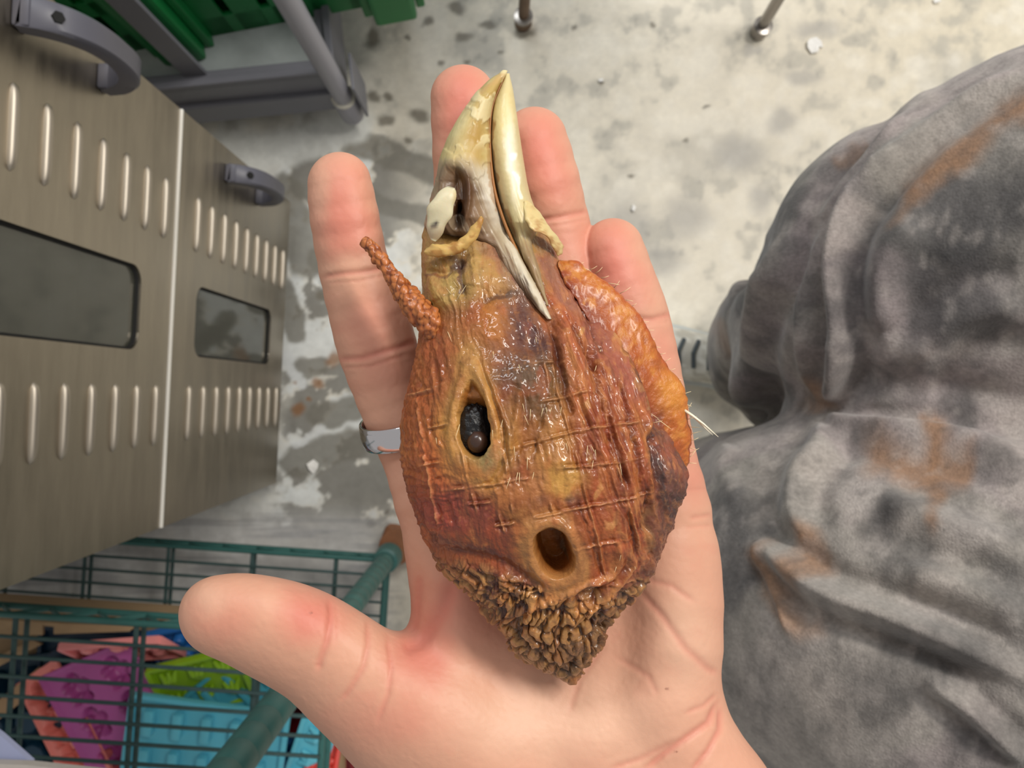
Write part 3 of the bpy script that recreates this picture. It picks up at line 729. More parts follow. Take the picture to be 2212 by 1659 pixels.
# silver ring on the index finger
def build_ring():
    c = np.array([862., 925., -16.]); ax = np.array([.24, .93, -.30]); ax /= np.linalg.norm(ax)
    e1 = np.cross(ax, [0, 0, 1.]); e1 /= np.linalg.norm(e1); e2 = np.cross(e1, ax)
    prof = [(76, -25), (79, -28), (83, -26), (85.5, -14), (86.5, 0), (85.5, 14), (83, 26), (79, 28), (76, 25), (75.5, 0)]
    n = 72; V = []; F = []; m = len(prof)
    for k in range(n):
        a = 2*math.pi*k/n
        for r, h in prof: V.append(c+ax*h+r*(math.cos(a)*e1+math.sin(a)*e2))
    for k in range(n):
        k2 = (k+1) % n
        for i in range(m): F.append((k*m+i, k*m+(i+1) % m, k2*m+(i+1) % m, k2*m+i))
    o = link('finger_ring', mesh_of('finger_ring', hand_to_world(np.array(V)), F, True), mat('polished_silver', (214, 212, 216), rough=.12, metal=1))
    tag(o, 'plain polished silver band worn on the index finger', 'ring')
build_ring()
# ------------------------------------------------------------------ trousers and shoe
def TW(u, v, d, r): p = W(u, v, d); return (p[0], p[1], p[2], r)
FAR = [TW(2560, 430, .44, .112), TW(2230, 540, .45, .109), TW(1990, 600, .475, .094), TW(1888, 665, .52, .080)]
SHIN = [TW(1885, 668, .525, .080), TW(1812, 712, .63, .079), TW(1738, 735, .76, .080), TW(1690, 756, .90, .082), TW(1668, 766, 1.0, .078)]
NEAR = [TW(2650, 1500, .42, .135), TW(2230, 1390, .43, .127), TW(1960, 1330, .455, .118), TW(1800, 1280, .49, .108), TW(1735, 1250, .53, .10)]
NSHIN = [TW(1735, 1250, .53, .104), TW(1655, 1190, .66, .105), TW(1590, 1150, .82, .105), TW(1560, 1130, 1.0, .10)]
def leg_sdf(P):
    a = smin(chain(P, FAR, .03), chain(P, SHIN, .03), .03); b = smin(chain(P, NEAR, .03), chain(P, NSHIN, .03), .03)
    return smin(a, b, .028)
def build_trousers():
    V, Q = surface_nets(leg_sdf, (.10, -.52, .10), (.62, .27, .90), .0085)
    V, _ = project(leg_sdf, V, .002, 2); V, Q = subdivide(V, Q); V, N = project(leg_sdf, V, .002, 1)
    V, Q = subdivide(V, Q); V, N = project(leg_sdf, V, .002, 1)
    d = HC-V[:, 2]; u = U0+V[:, 0]*FPX/d; v = V0-V[:, 1]*FPX/d
    up = ss(-.35, .1, N[:, 2]+.6*N[:, 0]*-1)
    far = leg_sdf_far(V) < leg_sdf_near(V)
    folds = [  # leg, crest line, width px, height m
        (1, [(1600, 565), (1565, 640), (1553, 760), (1566, 850), (1640, 925)], 20, .006), (1, [(1612, 545), (1591, 650), (1582, 690), (1591, 770), (1625, 840), (1690, 930)], 15, .010),
        (1, [(1690, 520), (1660, 600), (1642, 650), (1621, 728), (1619, 800), (1634, 890), (1684, 945)], 20, .013), (1, [(1770, 470), (1747, 560), (1728, 650), (1732, 740), (1745, 815), (1790, 900)], 14, .007),
        (1, [(2000, 225), (1905, 345), (1840, 425), (1806, 525), (1799, 600), (1812, 725), (1806, 840), (1790, 900)], 24, .014), (1, [(2210, 150), (2050, 240), (1930, 350), (1860, 440)], 16, .007),
        (1, [(1960, 250), (1830, 370), (1760, 470)], 14, .006), (1, [(1985, 480), (1920, 540), (1890, 640), (1900, 720)], 40, .007), (1, [(2212, 660), (2080, 690), (1960, 790)], 34, .006), (1, [(1840, 900), (1900, 880), (2050, 900), (2212, 940)], 26, .006),
        (0, [(1786, 912), (1830, 905), (1900, 920), (2050, 945), (2212, 985)], 26, .010), (0, [(1632, 1182), (1660, 1195), (1720, 1240), (1800, 1290), (1900, 1325), (2050, 1385), (2230, 1465)], 24, .013),
        (0, [(1782, 920), (1765, 965), (1722, 1020), (1712, 1090), (1735, 1180)], 26, .008), (0, [(1640, 1190), (1650, 1240), (1690, 1310), (1712, 1370)], 13, .006), (0, [(2000, 1470), (2090, 1530), (2212, 1640)], 18, .007),
        (0, [(1900, 1080), (2010, 1120), (2212, 1190)], 34, .006), (0, [(1950, 1230), (2080, 1270), (2212, 1330)], 30, .006), (0, [(1580, 960), (1560, 1010), (1600, 1090)], 26, .004)]
    D = np.zeros(len(V))
    for lg, pts, w_, h in folds:
        dd, t = pdist(u, v, smooth_path(pts, 24).tolist()); e = np.minimum(1, 5*np.minimum(t, 1-t)+.15)
        m = far if lg else ~far
        D += m*h*e*(np.exp(-(dd/w_)**2)-.45*np.exp(-((dd-w_*2.1)/(w_*1.1))**2))
    X = V*9
    D += .0045*fbm(X[:, 0], X[:, 1], X[:, 2], seed=81, oct=3)
    D *= ss(0, .020, np.abs(leg_sdf_far(V)-leg_sdf_near(V)))
    V2 = V+N*(D*up)[:, None]
    p = Paint(u, v, (138, 133, 127), warp=34, wscale=90, seed=91)
    A = V*11; B = V*34
    n1 = fbm(A[:, 0], A[:, 1], A[:, 2], seed=92, oct=4); n2 = fbm(B[:, 0], B[:, 1], B[:, 2], seed=95, oct=4); n3 = fbm(A[:, 0]+4, A[:, 1], A[:, 2], seed=99, oct=4)
    p.mix(.85*ss(.02, .2, n1), (92, 90, 90)); p.mix(.6*ss(.05, .25, -n1), (160, 153, 147)); p.mix(.6*ss(.06, .22, n3), (152, 140, 140)); n5 = fbm(V[:, 0]*22, V[:, 1]*22, V[:, 2]*22, seed=101, oct=4); p.mix(.6*ss(.08, .3, n5), (84, 82, 82)); p.mix(.45*ss(.1, .3, -n5), (166, 157, 150))
    for (a, b, ru, rv, rot, al) in [(2060, 560, 150, 90, -10, .7), (2190, 420, 60, 80, 0, .6), (1850, 620, 40, 120, 5, .6), (2110, 690, 130, 60, 8, .6), (2070, 880, 40, 60, 0, .7), (2150, 1010, 90, 30, 8, .5), (1910, 1110, 45, 80, 20, .8), (1960, 1200, 90, 60, 20, .6),
                                    (2050, 1420, 170, 70, 20, .75), (1900, 1500, 110, 80, 15, .6), (2110, 1580, 110, 70, 20, .75), (1680, 1080, 60, 26, -10, .4), (1930, 850, 50, 60, 0, .3), (1580, 640, 30, 50, 0, .5), (1760, 850, 30, 60, 0, .5), (1870, 480, 60, 40, -40, .4), (1670, 900, 30, 50, 30, .5)]:
        p.spot(a, b, ru, rv, (66, 65, 66), al*1.1, rot, .7)
    for (a, b, ru, rv, rot, al) in [(1950, 760, 90, 40, 10, .6), (1720, 1330, 60, 120, 0, .45), (1850, 1070, 60, 50, 0, .5), (2090, 1130, 90, 45, 15, .6), (1650, 1500, 60, 130, 0, .4), (1700, 980, 80, 30, -10, .4), (2120, 760, 80, 20, 5, .4), (1600, 740, 20, 80, 0, .3), (2040, 1330, 120, 22, 20, .45)]:
        p.spot(a, b, ru, rv, (174, 166, 162), al, rot, .8)
    BR = (142, 108, 82)
    for pts, w_, al in [([(2212, 205), (2110, 290), (2030, 345), (1960, 395)], 40, .9), ([(1900, 985), (1980, 1000), (2060, 1010)], 46, .85), ([(2010, 900), (2020, 1050), (1998, 1120)], 26, .85), ([(1745, 1170), (1745, 1240)], 40, .8), ([(1640, 1195), (1690, 1310), (1735, 1350)], 34, .8),
                       ([(1780, 870), (1730, 820)], 22, .7), ([(1860, 300), (1800, 350)], 14, .4), ([(1556, 690), (1562, 760)], 16, .6), ([(1960, 395), (1930, 470)], 22, .6)]:
        p.line(pts, w_*1.3, BR, al, .9)
    n6 = fbm(V[:, 0]*160, V[:, 1]*90, V[:, 2]*160, seed=103, oct=2); p.mix(.35*ss(.1, .5, n2), (88, 86, 84)); p.mix(.3*ss(.1, .5, -n2), (166, 158, 152)); p.mix(.3*ss(.1, .5, n6), (70, 68, 68)); p.mix(.25*ss(.1, .5, -n6), (178, 170, 164))
    o = link('trousers', mesh_of('trousers', V2, Q, True, p.c), mat('velour', attr=True, rough=.9, sheen=.35, spec=.15, var=.28, var_scale=420, bump=(900, .5, .0012)), person)
    o.matrix_parent_inverse = person.matrix_world.inverted(); o['label'] = 'baggy velour trousers mottled grey, charcoal and brown'
def _leg(V, cs): 
    P = [V[:, i] for i in range(3)]; return np.minimum(chain(P, cs[0], .03), chain(P, cs[1], .03))
def leg_sdf_far(V): return _leg(V, (FAR, SHIN))
def leg_sdf_near(V): return _leg(V, (NEAR, NSHIN))
build_trousers()

def build_shoe(dx, dy, rz, name):
    """low trainer: upper, sole, tongue, laces; heel at the origin, toe along +x"""
    L = .285; prof = []
    ns, nt = 40, 28; V = []; F = []
    for i in range(ns+1):
        t = i/ns; x = L*t
        hw = .040*(math.sin(math.pi*min(max(t*.96+.04, 0), 1))**.42)*(1-.12*math.exp(-((t-.42)/.18)**2))+.0005
        top = .085*(1-ss(.18, .72, np.float64(t)))+.046*(1-max(0, (t-.78)/.22)**2.2*.55)*ss(.05, .4, np.float64(t))+.008
        if t < .08: top *= (.7+.3*(t/.08)**.5)
        for k in range(nt+1):
            a = math.pi*k/nt; y = hw*math.cos(a); z = .022+max(top-.022, .006)*abs(math.sin(a))**.62
            V.append((x, y*(1-.18*abs(math.sin(a))**3), z))
    for i in range(ns):
        for k in range(nt): F.append((i*(nt+1)+k, (i+1)*(nt+1)+k, (i+1)*(nt+1)+k+1, i*(nt+1)+k+1))
    F.append(tuple(range(nt+1))); F.append(tuple((ns*(nt+1)+k) for k in range(nt+1))[::-1]); F.append(tuple([i*(nt+1) for i in range(ns+1)]+[i*(nt+1)+nt for i in range(ns, -1, -1)]))
    root = empty(name, (0, 0, 0), None, None); root.parent = person
    root.matrix_world = Matrix.Translation((dx, dy, 0)) @ Matrix.Rotation(rz, 4, 'Z')
    A = np.array(V); p = Paint(A[:, 0]*8000, A[:, 1]*8000, (196, 192, 180), warp=20, wscale=60, seed=41)
    q = ridged(A[:, 0]*70, A[:, 1]*70, A[:, 2]*70, seed=43, oct=2); p.mix(.9*ss(.3, .55, q), (232, 230, 220)); p.mix(.8*ss(.35, .6, -q), (92, 96, 100))
    link('shoe_upper', mesh_of('shoe_upper', V, F, True, p.c), mat('patterned_shoe_fabric', attr=True, rough=.7), root)
    V = []; F = []
    for i in range(ns+1):
        t = i/ns; hw = .046*(math.sin(math.pi*min(max(t*.96+.03, 0), 1))**.40)*(1-.14*math.exp(-((t-.42)/.18)**2))+.0005; x = -.006+(L+.014)*t
        V += [(x, hw, .028), (x, hw*1.03, .016), (x, hw, 0), (x, -hw, 0), (x, -hw*1.03, .016), (x, -hw, .028)]
    for i in range(ns):
        for k in range(6): F.append((i*6+k, i*6+(k+1) % 6, (i+1)*6+(k+1) % 6, (i+1)*6+k))
    F += [tuple(range(6)), tuple(ns*6+k for k in range(6))[::-1]]
    link('shoe_sole', mesh_of('shoe_sole', V, F, True), mat('pale_sole_foam', (206, 210, 206), rough=.6), root)
    lc = MB()
    for k in range(5):
        t = .40+.065*k; z = .085*(1-ss(.18, .72, np.float64(t)))+.058; lc.tube([(L*t, -.02, z-.004), (L*t+.006, 0, z+.003), (L*t, .02, z-.004)], .0032, 8)
    lc.build('laces', mat('dark_laces', (84, 92, 96), rough=.8), root, True)
    return root
# toe of the far foot shows left of the trouser hem
a = WZ(1655, 812, 0); b = WZ(1455, 772, 0)
build_shoe(a[0]+.02, a[1]-.0, math.atan2(b[1]-a[1], b[0]-a[0]), 'shoe')
c = WZ(1560, 1120, 0); build_shoe(c[0]+.02, c[1], math.radians(176), 'shoe')
# ------------------------------------------------------------------ dried turkey head lying on the palm
head = empty('bird_head', WZ(1150, 1000, .955), 'dried brown wrinkled turkey head with pale beak lying on the open palm', 'bird head')
bpy.context.view_layer.update()
HINV = head.matrix_world.inverted()
def hpart(name, V, F, m, color=None, parent=None, smooth=True):
    o = link(name, mesh_of(name, hand_to_world(np.asarray(V, float)), F, smooth, color), m, parent or head); o.matrix_parent_inverse = HINV; return o
def curve1(tab):
    T = np.array(tab, float)
    def f(x):
        x = np.asarray(x, float); y = np.interp(x, T[:, 0], T[:, 1])
        for k in (8,): y = (np.interp(x-k, T[:, 0], T[:, 1])+np.interp(x+k, T[:, 0], T[:, 1])+2*y)/4
        return y
    return f
hL = curve1([(440, 935), (480, 918), (520, 912), (560, 910), (600, 912), (640, 914), (680, 916), (700, 912), (740, 907), (780, 899), (820, 889), (860, 877), (900, 869), (940, 868), (980, 869), (1000, 872), (1040, 879), (1080, 890), (1120, 904), (1160, 916), (1190, 930), (1220, 948), (1240, 962), (1260, 986), (1280, 1012), (1310, 1040), (1340, 1068), (1360, 1086), (1400, 1104), (1420, 1122), (1440, 1172), (1460, 1195), (1474, 1224), (1480, 1236)])
hR = curve1([(440, 1140), (480, 1165), (520, 1190), (560, 1208), (600, 1228), (640, 1255), (680, 1285), (720, 1315), (760, 1345), (800, 1370), (840, 1392), (880, 1410), (920, 1426), (960, 1445), (1000, 1465), (1030, 1478), (1060, 1474), (1100, 1458), (1140, 1446), (1180, 1430), (1220, 1412), (1260, 1390), (1290, 1366), (1330, 1332), (1360, 1306), (1385, 1302), (1405, 1296), (1420, 1270), (1440, 1262), (1460, 1257), (1474, 1248), (1480, 1240)])
hZ = curve1([(440, 150), (600, 152), (700, 158), (850, 166), (1000, 168), (1150, 164), (1280, 148), (1380, 122), (1480, 100)])
hF = curve1([(480, 12), (500, 34), (525, 74), (600, 118), (700, 150), (850, 184), (1000, 198), (1150, 188), (1280, 150), (1380, 96), (1450, 50), (1480, 20)])
hB = curve1([(440, 55), (520, 75), (600, 82), (700, 88), (850, 98), (1000, 104), (1150, 100), (1280, 84), (1380, 58), (1480, 18)])
PW = 2.3
def Hsurf(u, v):
    c = .5*(hL(v)+hR(v)); hw = .5*(hR(v)-hL(v)); x = np.clip(np.abs((u-c)/hw), 0, .995)
    return hZ(v)+hF(v)*(1-x**PW)**(1/PW)
def shell(vs_, L, R, Z, Fh, Bh, nf, nb, pw=2.3):
    """closed body from rows: left/right outline, middle height, front and back bulge"""
    th = np.r_[np.linspace(0, math.pi, nf+1)[:-1], np.linspace(math.pi, 2*math.pi, nb+1)[:-1]]
    c, s = np.cos(th), np.sin(th); e = 2/pw
    cx = np.sign(c)*np.abs(c)**e; sz = np.abs(s)**e
    l, r = L(vs_)[:, None], R(vs_)[:, None]
    U = .5*(l+r)+.5*(r-l)*cx[None]; Vv = np.repeat(vs_[:, None], len(th), 1)
    Wd = Z(vs_)[:, None]+np.where(s >= 0, Fh(vs_)[:, None]*sz[None], -Bh(vs_)[:, None]*sz[None])
    return np.stack([U, Vv, Wd], -1)
def shell_faces(n, m):
    i = np.arange(n*m).reshape(n, m); j = np.roll(i, -1, 1)
    F = np.c_[i[:-1].ravel(), i[1:].ravel(), j[1:].ravel(), j[:-1].ravel()]
    caps = []
    for row, fl in ((i[0], False), (i[-1], True)):
        h = m//2
        for k in range(h-1):
            q = [row[k], row[k+1], row[m-2-k], row[m-1-k]]; caps.append(q[::-1] if fl else q)
    return np.concatenate([F, np.array(caps)])
def grid_normals(G):
    du = np.roll(G, -1, 1)-np.roll(G, 1, 1); dv = np.gradient(G, axis=0); n = np.cross(du, dv)
    n /= np.linalg.norm(n, axis=2)[..., None]+1e-9
    k = G.shape[1]//4
    if n[G.shape[0]//2, k, 2] < 0: n = -n
    return n
def stroke(u, v, pts, w): d, t = pdist(u, v, pts); return np.exp(-(d/w)**2)*np.minimum(1, 8*np.minimum(t, 1-t)+.25)

MESHV = [[(902, 860), (912, 930), (925, 1010), (938, 1085), (950, 1135)], [(985, 940), (1000, 985), (1012, 1040), (1032, 1115)], [(1082, 900), (1090, 985), (1097, 1040), (1109, 1112)], [(1150, 890), (1160, 940), (1172, 1000), (1185, 1075), (1196, 1112)],
         [(1188, 745), (1205, 850), (1228, 930), (1250, 1000), (1265, 1070), (1290, 1160), (1305, 1230), (1312, 1290)], [(1283, 800), (1300, 870), (1315, 930), (1330, 990), (1350, 1070), (1375, 1160), (1385, 1205)], [(1160, 700), (1172, 760), (1190, 860)], [(1075, 1100), (1090, 1150)]]
MESHH = [[(882, 855), (920, 845), (964, 828)], [(926, 926), (968, 916)], [(890, 1012), (950, 998)], [(955, 1060), (1070, 1045), (1142, 1033)], [(1096, 972), (1160, 955), (1245, 932), (1330, 920), (1408, 908)], [(1160, 783), (1232, 780)], [(1165, 868), (1282, 845), (1300, 842)],
         [(1200, 1014), (1260, 1008), (1340, 1000), (1405, 985)], [(1140, 1122), (1260, 1096), (1340, 1080), (1408, 1064)], [(1068, 1137), (1112, 1130)], [(1222, 1192), (1300, 1176), (1375, 1162)], [(1240, 1282), (1300, 1266), (1372, 1250)], [(1010, 1090), (1060, 1084)]]
def head_skin():
    rows = np.r_[np.arange(488, 1479, 1.9)]
    G = shell(rows, hL, hR, hZ, hF, hB, 430, 70, PW); n, m = G.shape[:2]
    N = grid_normals(G); u, v, w = (G[..., i].ravel() for i in range(3)); Nf = N.reshape(-1, 3)
    frontm = ss(-.25, .15, Nf[:, 2])
    # --- where things are
    carL = [(900, 1165), (960, 1205), (1040, 1225), (1110, 1250), (1180, 1275), (1260, 1285), (1330, 1262), (1400, 1225), (1480, 1150)]
    line_v = np.interp(u, [p[0] for p in carL], [p[1] for p in carL])+14*fbm(u/40, v/40, seed=111)
    car = ss(-12, 26, v-line_v)                                             # fleshy knobs at the neck end
    leftw = ss(965, 905, u+18*fbm(u/30, v/30, seed=112))*ss(640, 740, v)*(1-car)
    fibre = ss(-30, 30, (u-1180)-(v-640)*.28)*ss(560, 640, v)*(1-car)       # stringy jaw side
    purple = ss(-30, 60, (u-np.interp(v, [860, 950, 1060, 1160, 1260, 1360, 1420], [1385, 1395, 1408, 1408, 1385, 1330, 1290]))+14*fbm(u/30, v/30, seed=113))*ss(850, 940, v)
    fore = np.exp(-((u-1130)/120)**2-((v-730)/120)**2)
    # --- relief
    D = 5*fbm(u/70, v/70, w/70, seed=120, oct=4)
    fine = fbm(u/13, v/13, w/13, seed=123, oct=3)
    D += 1.6*fine*(1-.6*fore)+.35*fbm(u/5, v/5, w/5, seed=124, oct=2)
    a = math.radians(70); al = u*math.cos(a)+v*math.sin(a); ac = -u*math.sin(a)+v*math.cos(a); ac = ac+10*fbm(u/90, v/90, seed=125)
    r1 = ridged(ac/26, al/190, w/60, seed=126, oct=3); r2 = ridged(ac/11, al/90, w/30, seed=128, oct=2)
    D += fibre*(8*r1+4.5*r2)
    a = math.radians(78); al = u*math.cos(a)+v*math.sin(a); ac = -u*math.sin(a)+v*math.cos(a)
    D += (1-fibre)*(1-car)*(3.2*ridged(ac/18+fbm(u/60, v/60, seed=130), al/85, w/40, seed=131, oct=3))*(1-.55*fore)
    lw = ridged((v+14*fbm(u/40, v/40, seed=133))/17, u/60, w/40, seed=134, oct=2)
    lowleft = leftw*ss(930, 1010, v)+.8*ss(1040, 960, u)*ss(1000, 1060, v)*(1-car)
    D += 6*lw*np.clip(lowleft, 0, 1)
    f1, f2, cid = worley(u/15+.4*fine, v/25, w/20, seed=140)
    knobl = leftw*(1-ss(980, 1040, v)); D += knobl*(6*np.sqrt(np.clip(1-(f1/.75)**2, 0, 1))-2)
    # knobs, long axis turning round the neck end
    q = np.radians(np.where(u+30*fbm(u/60, v/60, seed=142)+.4*(v-1300) < 1110, -30, np.where(u+30*fbm(u/60, v/60, seed=146)-.3*(v-1300) < 1270, 5, 50)).astype(float))
    ku = (u*np.cos(q)+v*np.sin(q)); kv = (-u*np.sin(q)+v*np.cos(q)); wx = fbm(u/34, v/34, seed=143, oct=3); wy = fbm(u/34, v/34, seed=144, oct=3); big = ss(1230, 1330, v)
    s1 = worley(ku/15+1.3*wx, kv/30+1.1*wy, w/24, seed=145); s2 = worley(ku/22+1.25*wx, kv/44+1.1*wy, w/34, seed=141); kf1, kf2, kid = (np.where(big > .5, b_, a_) for a_, b_ in zip(s1, s2))
    kn = np.sqrt(np.clip(1-(kf1/.72)**2, 0, 1)); gap = ss(.05, .22, kf2-kf1)
    bare = ss(.1, .4, fbm(u/46, v/30, seed=149))*(1-.8*big)*ss(945, 1000, u); kn = kn*(1-.8*bare); D += car*((12+5*big+14*(kid-.5))*kn*(.35+.65*gap)-5-2*big)
    tf1, tf2, tid = worley(u/13, v/18, w/15, seed=147); D += car*(2.5*np.sqrt(np.clip(1-(tf1/.7)**2, 0, 1))-1)
    # purple folds of neck skin
    pr = ridged((u*.95-v*.28)/20+.7*fbm(u/50, v/50, seed=150), v/120, w/50, seed=151, oct=3); D += purple*(8*pr+4*ridged((u*.95-v*.28)/8, v/70, w/30, seed=153, oct=2)-5)
    # strands, folds, hollows
    for pts, w_, h in [([(1335, 1175), (1338, 1205), (1325, 1238), (1285, 1262), (1200, 1292), (1110, 1325), (1060, 1330)], 8, 14), ([(1372, 1195), (1350, 1240), (1310, 1285), (1250, 1320), (1230, 1370)], 9, 14), ([(1390, 1190), (1400, 1230), (1350, 1290)], 8, 9),
                       ([(1212, 690), (1240, 770), (1262, 860), (1290, 940), (1312, 1010)], 11, 8), ([(1290, 690), (1330, 760), (1368, 835), (1392, 890), (1400, 945)], 9, 15), ([(1300, 760), (1345, 860), (1380, 960), (1400, 1060)], 16, 9), ([(1250, 760), (1290, 850), (1340, 960), (1370, 1080)], 14, 6),
                       ([(1400, 930), (1415, 1010), (1420, 1080), (1440, 1120)], 8, -8), ([(1372, 770), (1402, 870), (1425, 930)], 9, -10), ([(1410, 1085), (1400, 1130), (1392, 1180), (1398, 1200)], 9, -12),
                       ([(925, 585), (960, 590), (990, 575), (1000, 560)], 7, -8), ([(990, 560), (998, 600), (1002, 640)], 6, -8), ([(960, 560), (985, 545), (1008, 520)], 9, 6), ([(930, 560), (935, 610), (950, 650)], 12, 6), ([(1022, 520), (1028, 570), (1020, 620)], 11, 6),
                       ([(1040, 665), (1065, 640), (1100, 632), (1120, 636)], 8, -5), ([(1195, 690), (1205, 760), (1200, 850)], 9, -9), ([(1122, 840), (1118, 890), (1100, 960), (1085, 1000)], 9, 8), ([(1105, 830), (1130, 850), (1140, 900), (1110, 1000)], 7, -5),
                       ([(930, 1180), (1000, 1195), (1080, 1215), (1150, 1255), (1220, 1270)], 12, -9), ([(960, 1215), (1060, 1235), (1140, 1268)], 8, 6)]:
        D += h*stroke(u, v, smooth_path(pts, 18).tolist(), w_)
    gaps = np.zeros(len(u))
    for pts, w_, h in [([(1190, 700), (1212, 790), (1222, 850), (1236, 900)], 6, 9), ([(1268, 745), (1284, 820), (1310, 905), (1342, 1005), (1352, 1050)], 7, 11), ([(1330, 825), (1352, 900), (1372, 980), (1384, 1060)], 6, 9), ([(1232, 700), (1262, 760), (1288, 800)], 6, 9), ([(1384, 830), (1404, 900), (1404, 960)], 8, 10),
                       ([(1246, 1080), (1275, 1160), (1300, 1240)], 5, 5), ([(1350, 1100), (1372, 1180), (1340, 1240)], 6, 7), ([(1395, 1000), (1398, 1080), (1386, 1150)], 6, 8), ([(1180, 870), (1160, 940), (1150, 1000)], 5, 4), ([(1306, 660), (1345, 740), (1375, 800)], 6, 8), ([(1240, 640), (1268, 690), (1300, 770)], 5, 7)]:
        q_ = stroke(u+5*fine, v, smooth_path(pts, 18).tolist(), w_); D -= h*q_; gaps = np.maximum(gaps, q_)
    for (x, y, ru, rv, rot, dep) in [(1272, 1278, 36, 13, -18, 16), (1140, 700, 60, 70, 0, 8), (1300, 1345, 14, 22, 20, 12), (1225, 1445, 22, 10, -20, 14), (1130, 1270, 40, 10, 20, 8)]:
        c, s = math.cos(math.radians(rot)), math.sin(math.radians(rot)); X = (u-x)*c+(v-y)*s; Y = -(u-x)*s+(v-y)*c
        D -= dep*(1-ss(.6, 1.15, np.hypot(X/ru, Y/rv)))
    for (x, y, r, h) in [(962, 640, 26, 6), (1005, 605, 20, 5), (1040, 600, 30, 5), (1180, 1330, 30, 6), (1345, 1130, 26, 5), (1215, 1000, 26, 4), (1100, 1080, 40, 5), (1180, 1385, 25, 8), (1250, 1400, 20, 8)]:
        D += h*np.exp(-((u-x)**2+(v-y)**2)/r**2)
    dm, tm = pdist(u, v, [(1070, 430), (1100, 505), (1146, 600), (1192, 688), (1215, 730)]); D -= (34*ss(640, 520, v)+9)*np.exp(-(dm/15)**2)*ss(735, 690, v)
    # --- eye and ear openings
    ej = 4*fbm(u/20, v/20, seed=181); hwE = 33*(1+.34*np.clip((v-905)/85, -1, 1)); re = np.hypot((u+ej-1022-.05*(v-905))/hwE, (v+ej-906)/82)
    c, s = math.cos(math.radians(-24)), math.sin(math.radians(-24)); X = (u+ej-1197)*c+(v-1195)*s; Y = -(u+ej-1197)*s+(v-1195)*c
    ra = (np.abs(X/38)**2.5+np.abs(Y/54)**2.5)**.4
    eye_ring = ss(2.3, 1.7, re)*ss(.85, 1.0, re); ear_ring = ss(2.0, 1.55, ra)*ss(.9, 1.0, ra)
    calm = (1-.55*ss(2.1, 1.3, re))*(1-.6*ss(2.0, 1.3, ra)); D *= calm
    lopsided = .55+.45*fbm(u/40, v/40, seed=183)+.25*ss(980, 880, v); D += 9*lopsided*np.exp(-((re-1.40)/.28)**2)-60*ss(1.06, .84, re)*(.32+.68*ss(850, 892, v))+5*np.exp(-((re-2.05)/.13)**2)*ss(1030, 1080, u)-6*np.exp(-((re-1.78)/.1)**2)*ss(1010, 1070, u)
    D += (7+4*fbm(u/40, v/40, seed=184))*np.exp(-((ra-1.32)/.26)**2)-84*ss(1.08, .70, ra)
    # --- net marks pinched into the skin
    netm = np.zeros(len(u)); brk = ss(-.25, .25, fbm(u/22, v/22, seed=160, oct=2)); jit = 2.5*fbm(u/18, v/18, seed=161)
    for pts in MESHV+MESHH:
        d, t = pdist(u+jit, v+jit, pts); e = np.minimum(1, 10*np.minimum(t, 1-t)+.2)*(.2+.8*brk)*ss(.95, 1.2, ra)*ss(.95, 1.2, re)
        D += 4.6*np.exp(-(d/2.3)**2)*e-2.4*np.exp(-((d-6)/3.5)**2)*e; netm = np.maximum(netm, np.exp(-(d/2.2)**2)*e)
    D *= ss(490, 515, v)
    edge = ss(0, 60, 1479-v)*.7+.3
    P3 = G.reshape(-1, 3)+Nf*(D*frontm*edge)[:, None]
    # --- pigment, with some light and shade put into it
    p = Paint(u, v, (144, 72, 34), warp=20, wscale=34, seed=171)
    n1 = fbm(u/55, v/55, w/55, seed=172, oct=4); n2 = fbm(u/20, v/20, w/20, seed=173, oct=3)
    p.mix(.6*ss(.0, .4, n1), (124, 56, 32)); p.mix(.5*ss(.05, .4, -n1), (178, 116, 58)); p.mix(.35*ss(.1, .5, n2), (120, 66, 40))
    a = math.radians(80); sl = u*math.cos(a)+v*math.sin(a); sc = -u*math.sin(a)+v*math.cos(a)
    st1 = fbm(sc/9+.8*n1, sl/70, w/40, seed=175, oct=4); st2 = fbm(sc/26+n1, sl/60, w/60, seed=177, oct=4)
    p.mix(ss(700, 600, v+.25*(u-1000))*.9, (176, 146, 86)); p.mix(.6*ss(680, 590, v)*ss(.0, .4, n2), (150, 118, 66))
    p.spot(965, 620, 60, 60, (184, 164, 98), .7, 0, .8); p.spot(1045, 560, 50, 70, (186, 156, 96), .7, 0, .8); p.spot(1080, 610, 40, 60, (184, 140, 80), .6, 0, .8)
    p.line([(925, 590), (960, 590), (995, 572)], 7, (92, 66, 52), .7); p.spot(993, 572, 16, 22, (74, 62, 70), .8, 20, .8); p.line([(995, 585), (1000, 630)], 6, (80, 64, 62), .8)
    p.line([(1040, 668), (1062, 642), (1095, 632), (1122, 632)], 7, (52, 46, 50), .85); p.line([(1122, 634), (1180, 700), (1215, 770)], 16, (120, 84, 70), .5, .9)
    p.line([(1020, 480), (1070, 545), (1120, 625), (1180, 690)], 30, (150, 124, 102), .7, .8); p.line([(1060, 520), (1110, 600), (1160, 665)], 8, (86, 62, 48), .6)
    p.spot(1082, 700, 46, 62, (172, 112, 48), .85, -20, .7); p.spot(1150, 715, 52, 95, (78, 46, 44), .95, -25, .7); p.spot(1180, 690, 26, 50, (168, 108, 64), .5, -30, .8)
    p.spot(990, 740, 70, 60, (150, 96, 56), .6, 0, .8); p.spot(1110, 805, 110, 50, (92, 66, 46), .9, 12, .8); p.spot(1170, 820, 60, 60, (92, 70, 46), .8, 0, .8); p.spot(1060, 770, 60, 30, (140, 92, 60), .6, 0, .8)
    p.spot(1210, 840, 30, 50, (120, 90, 50), .6, 0, .8)
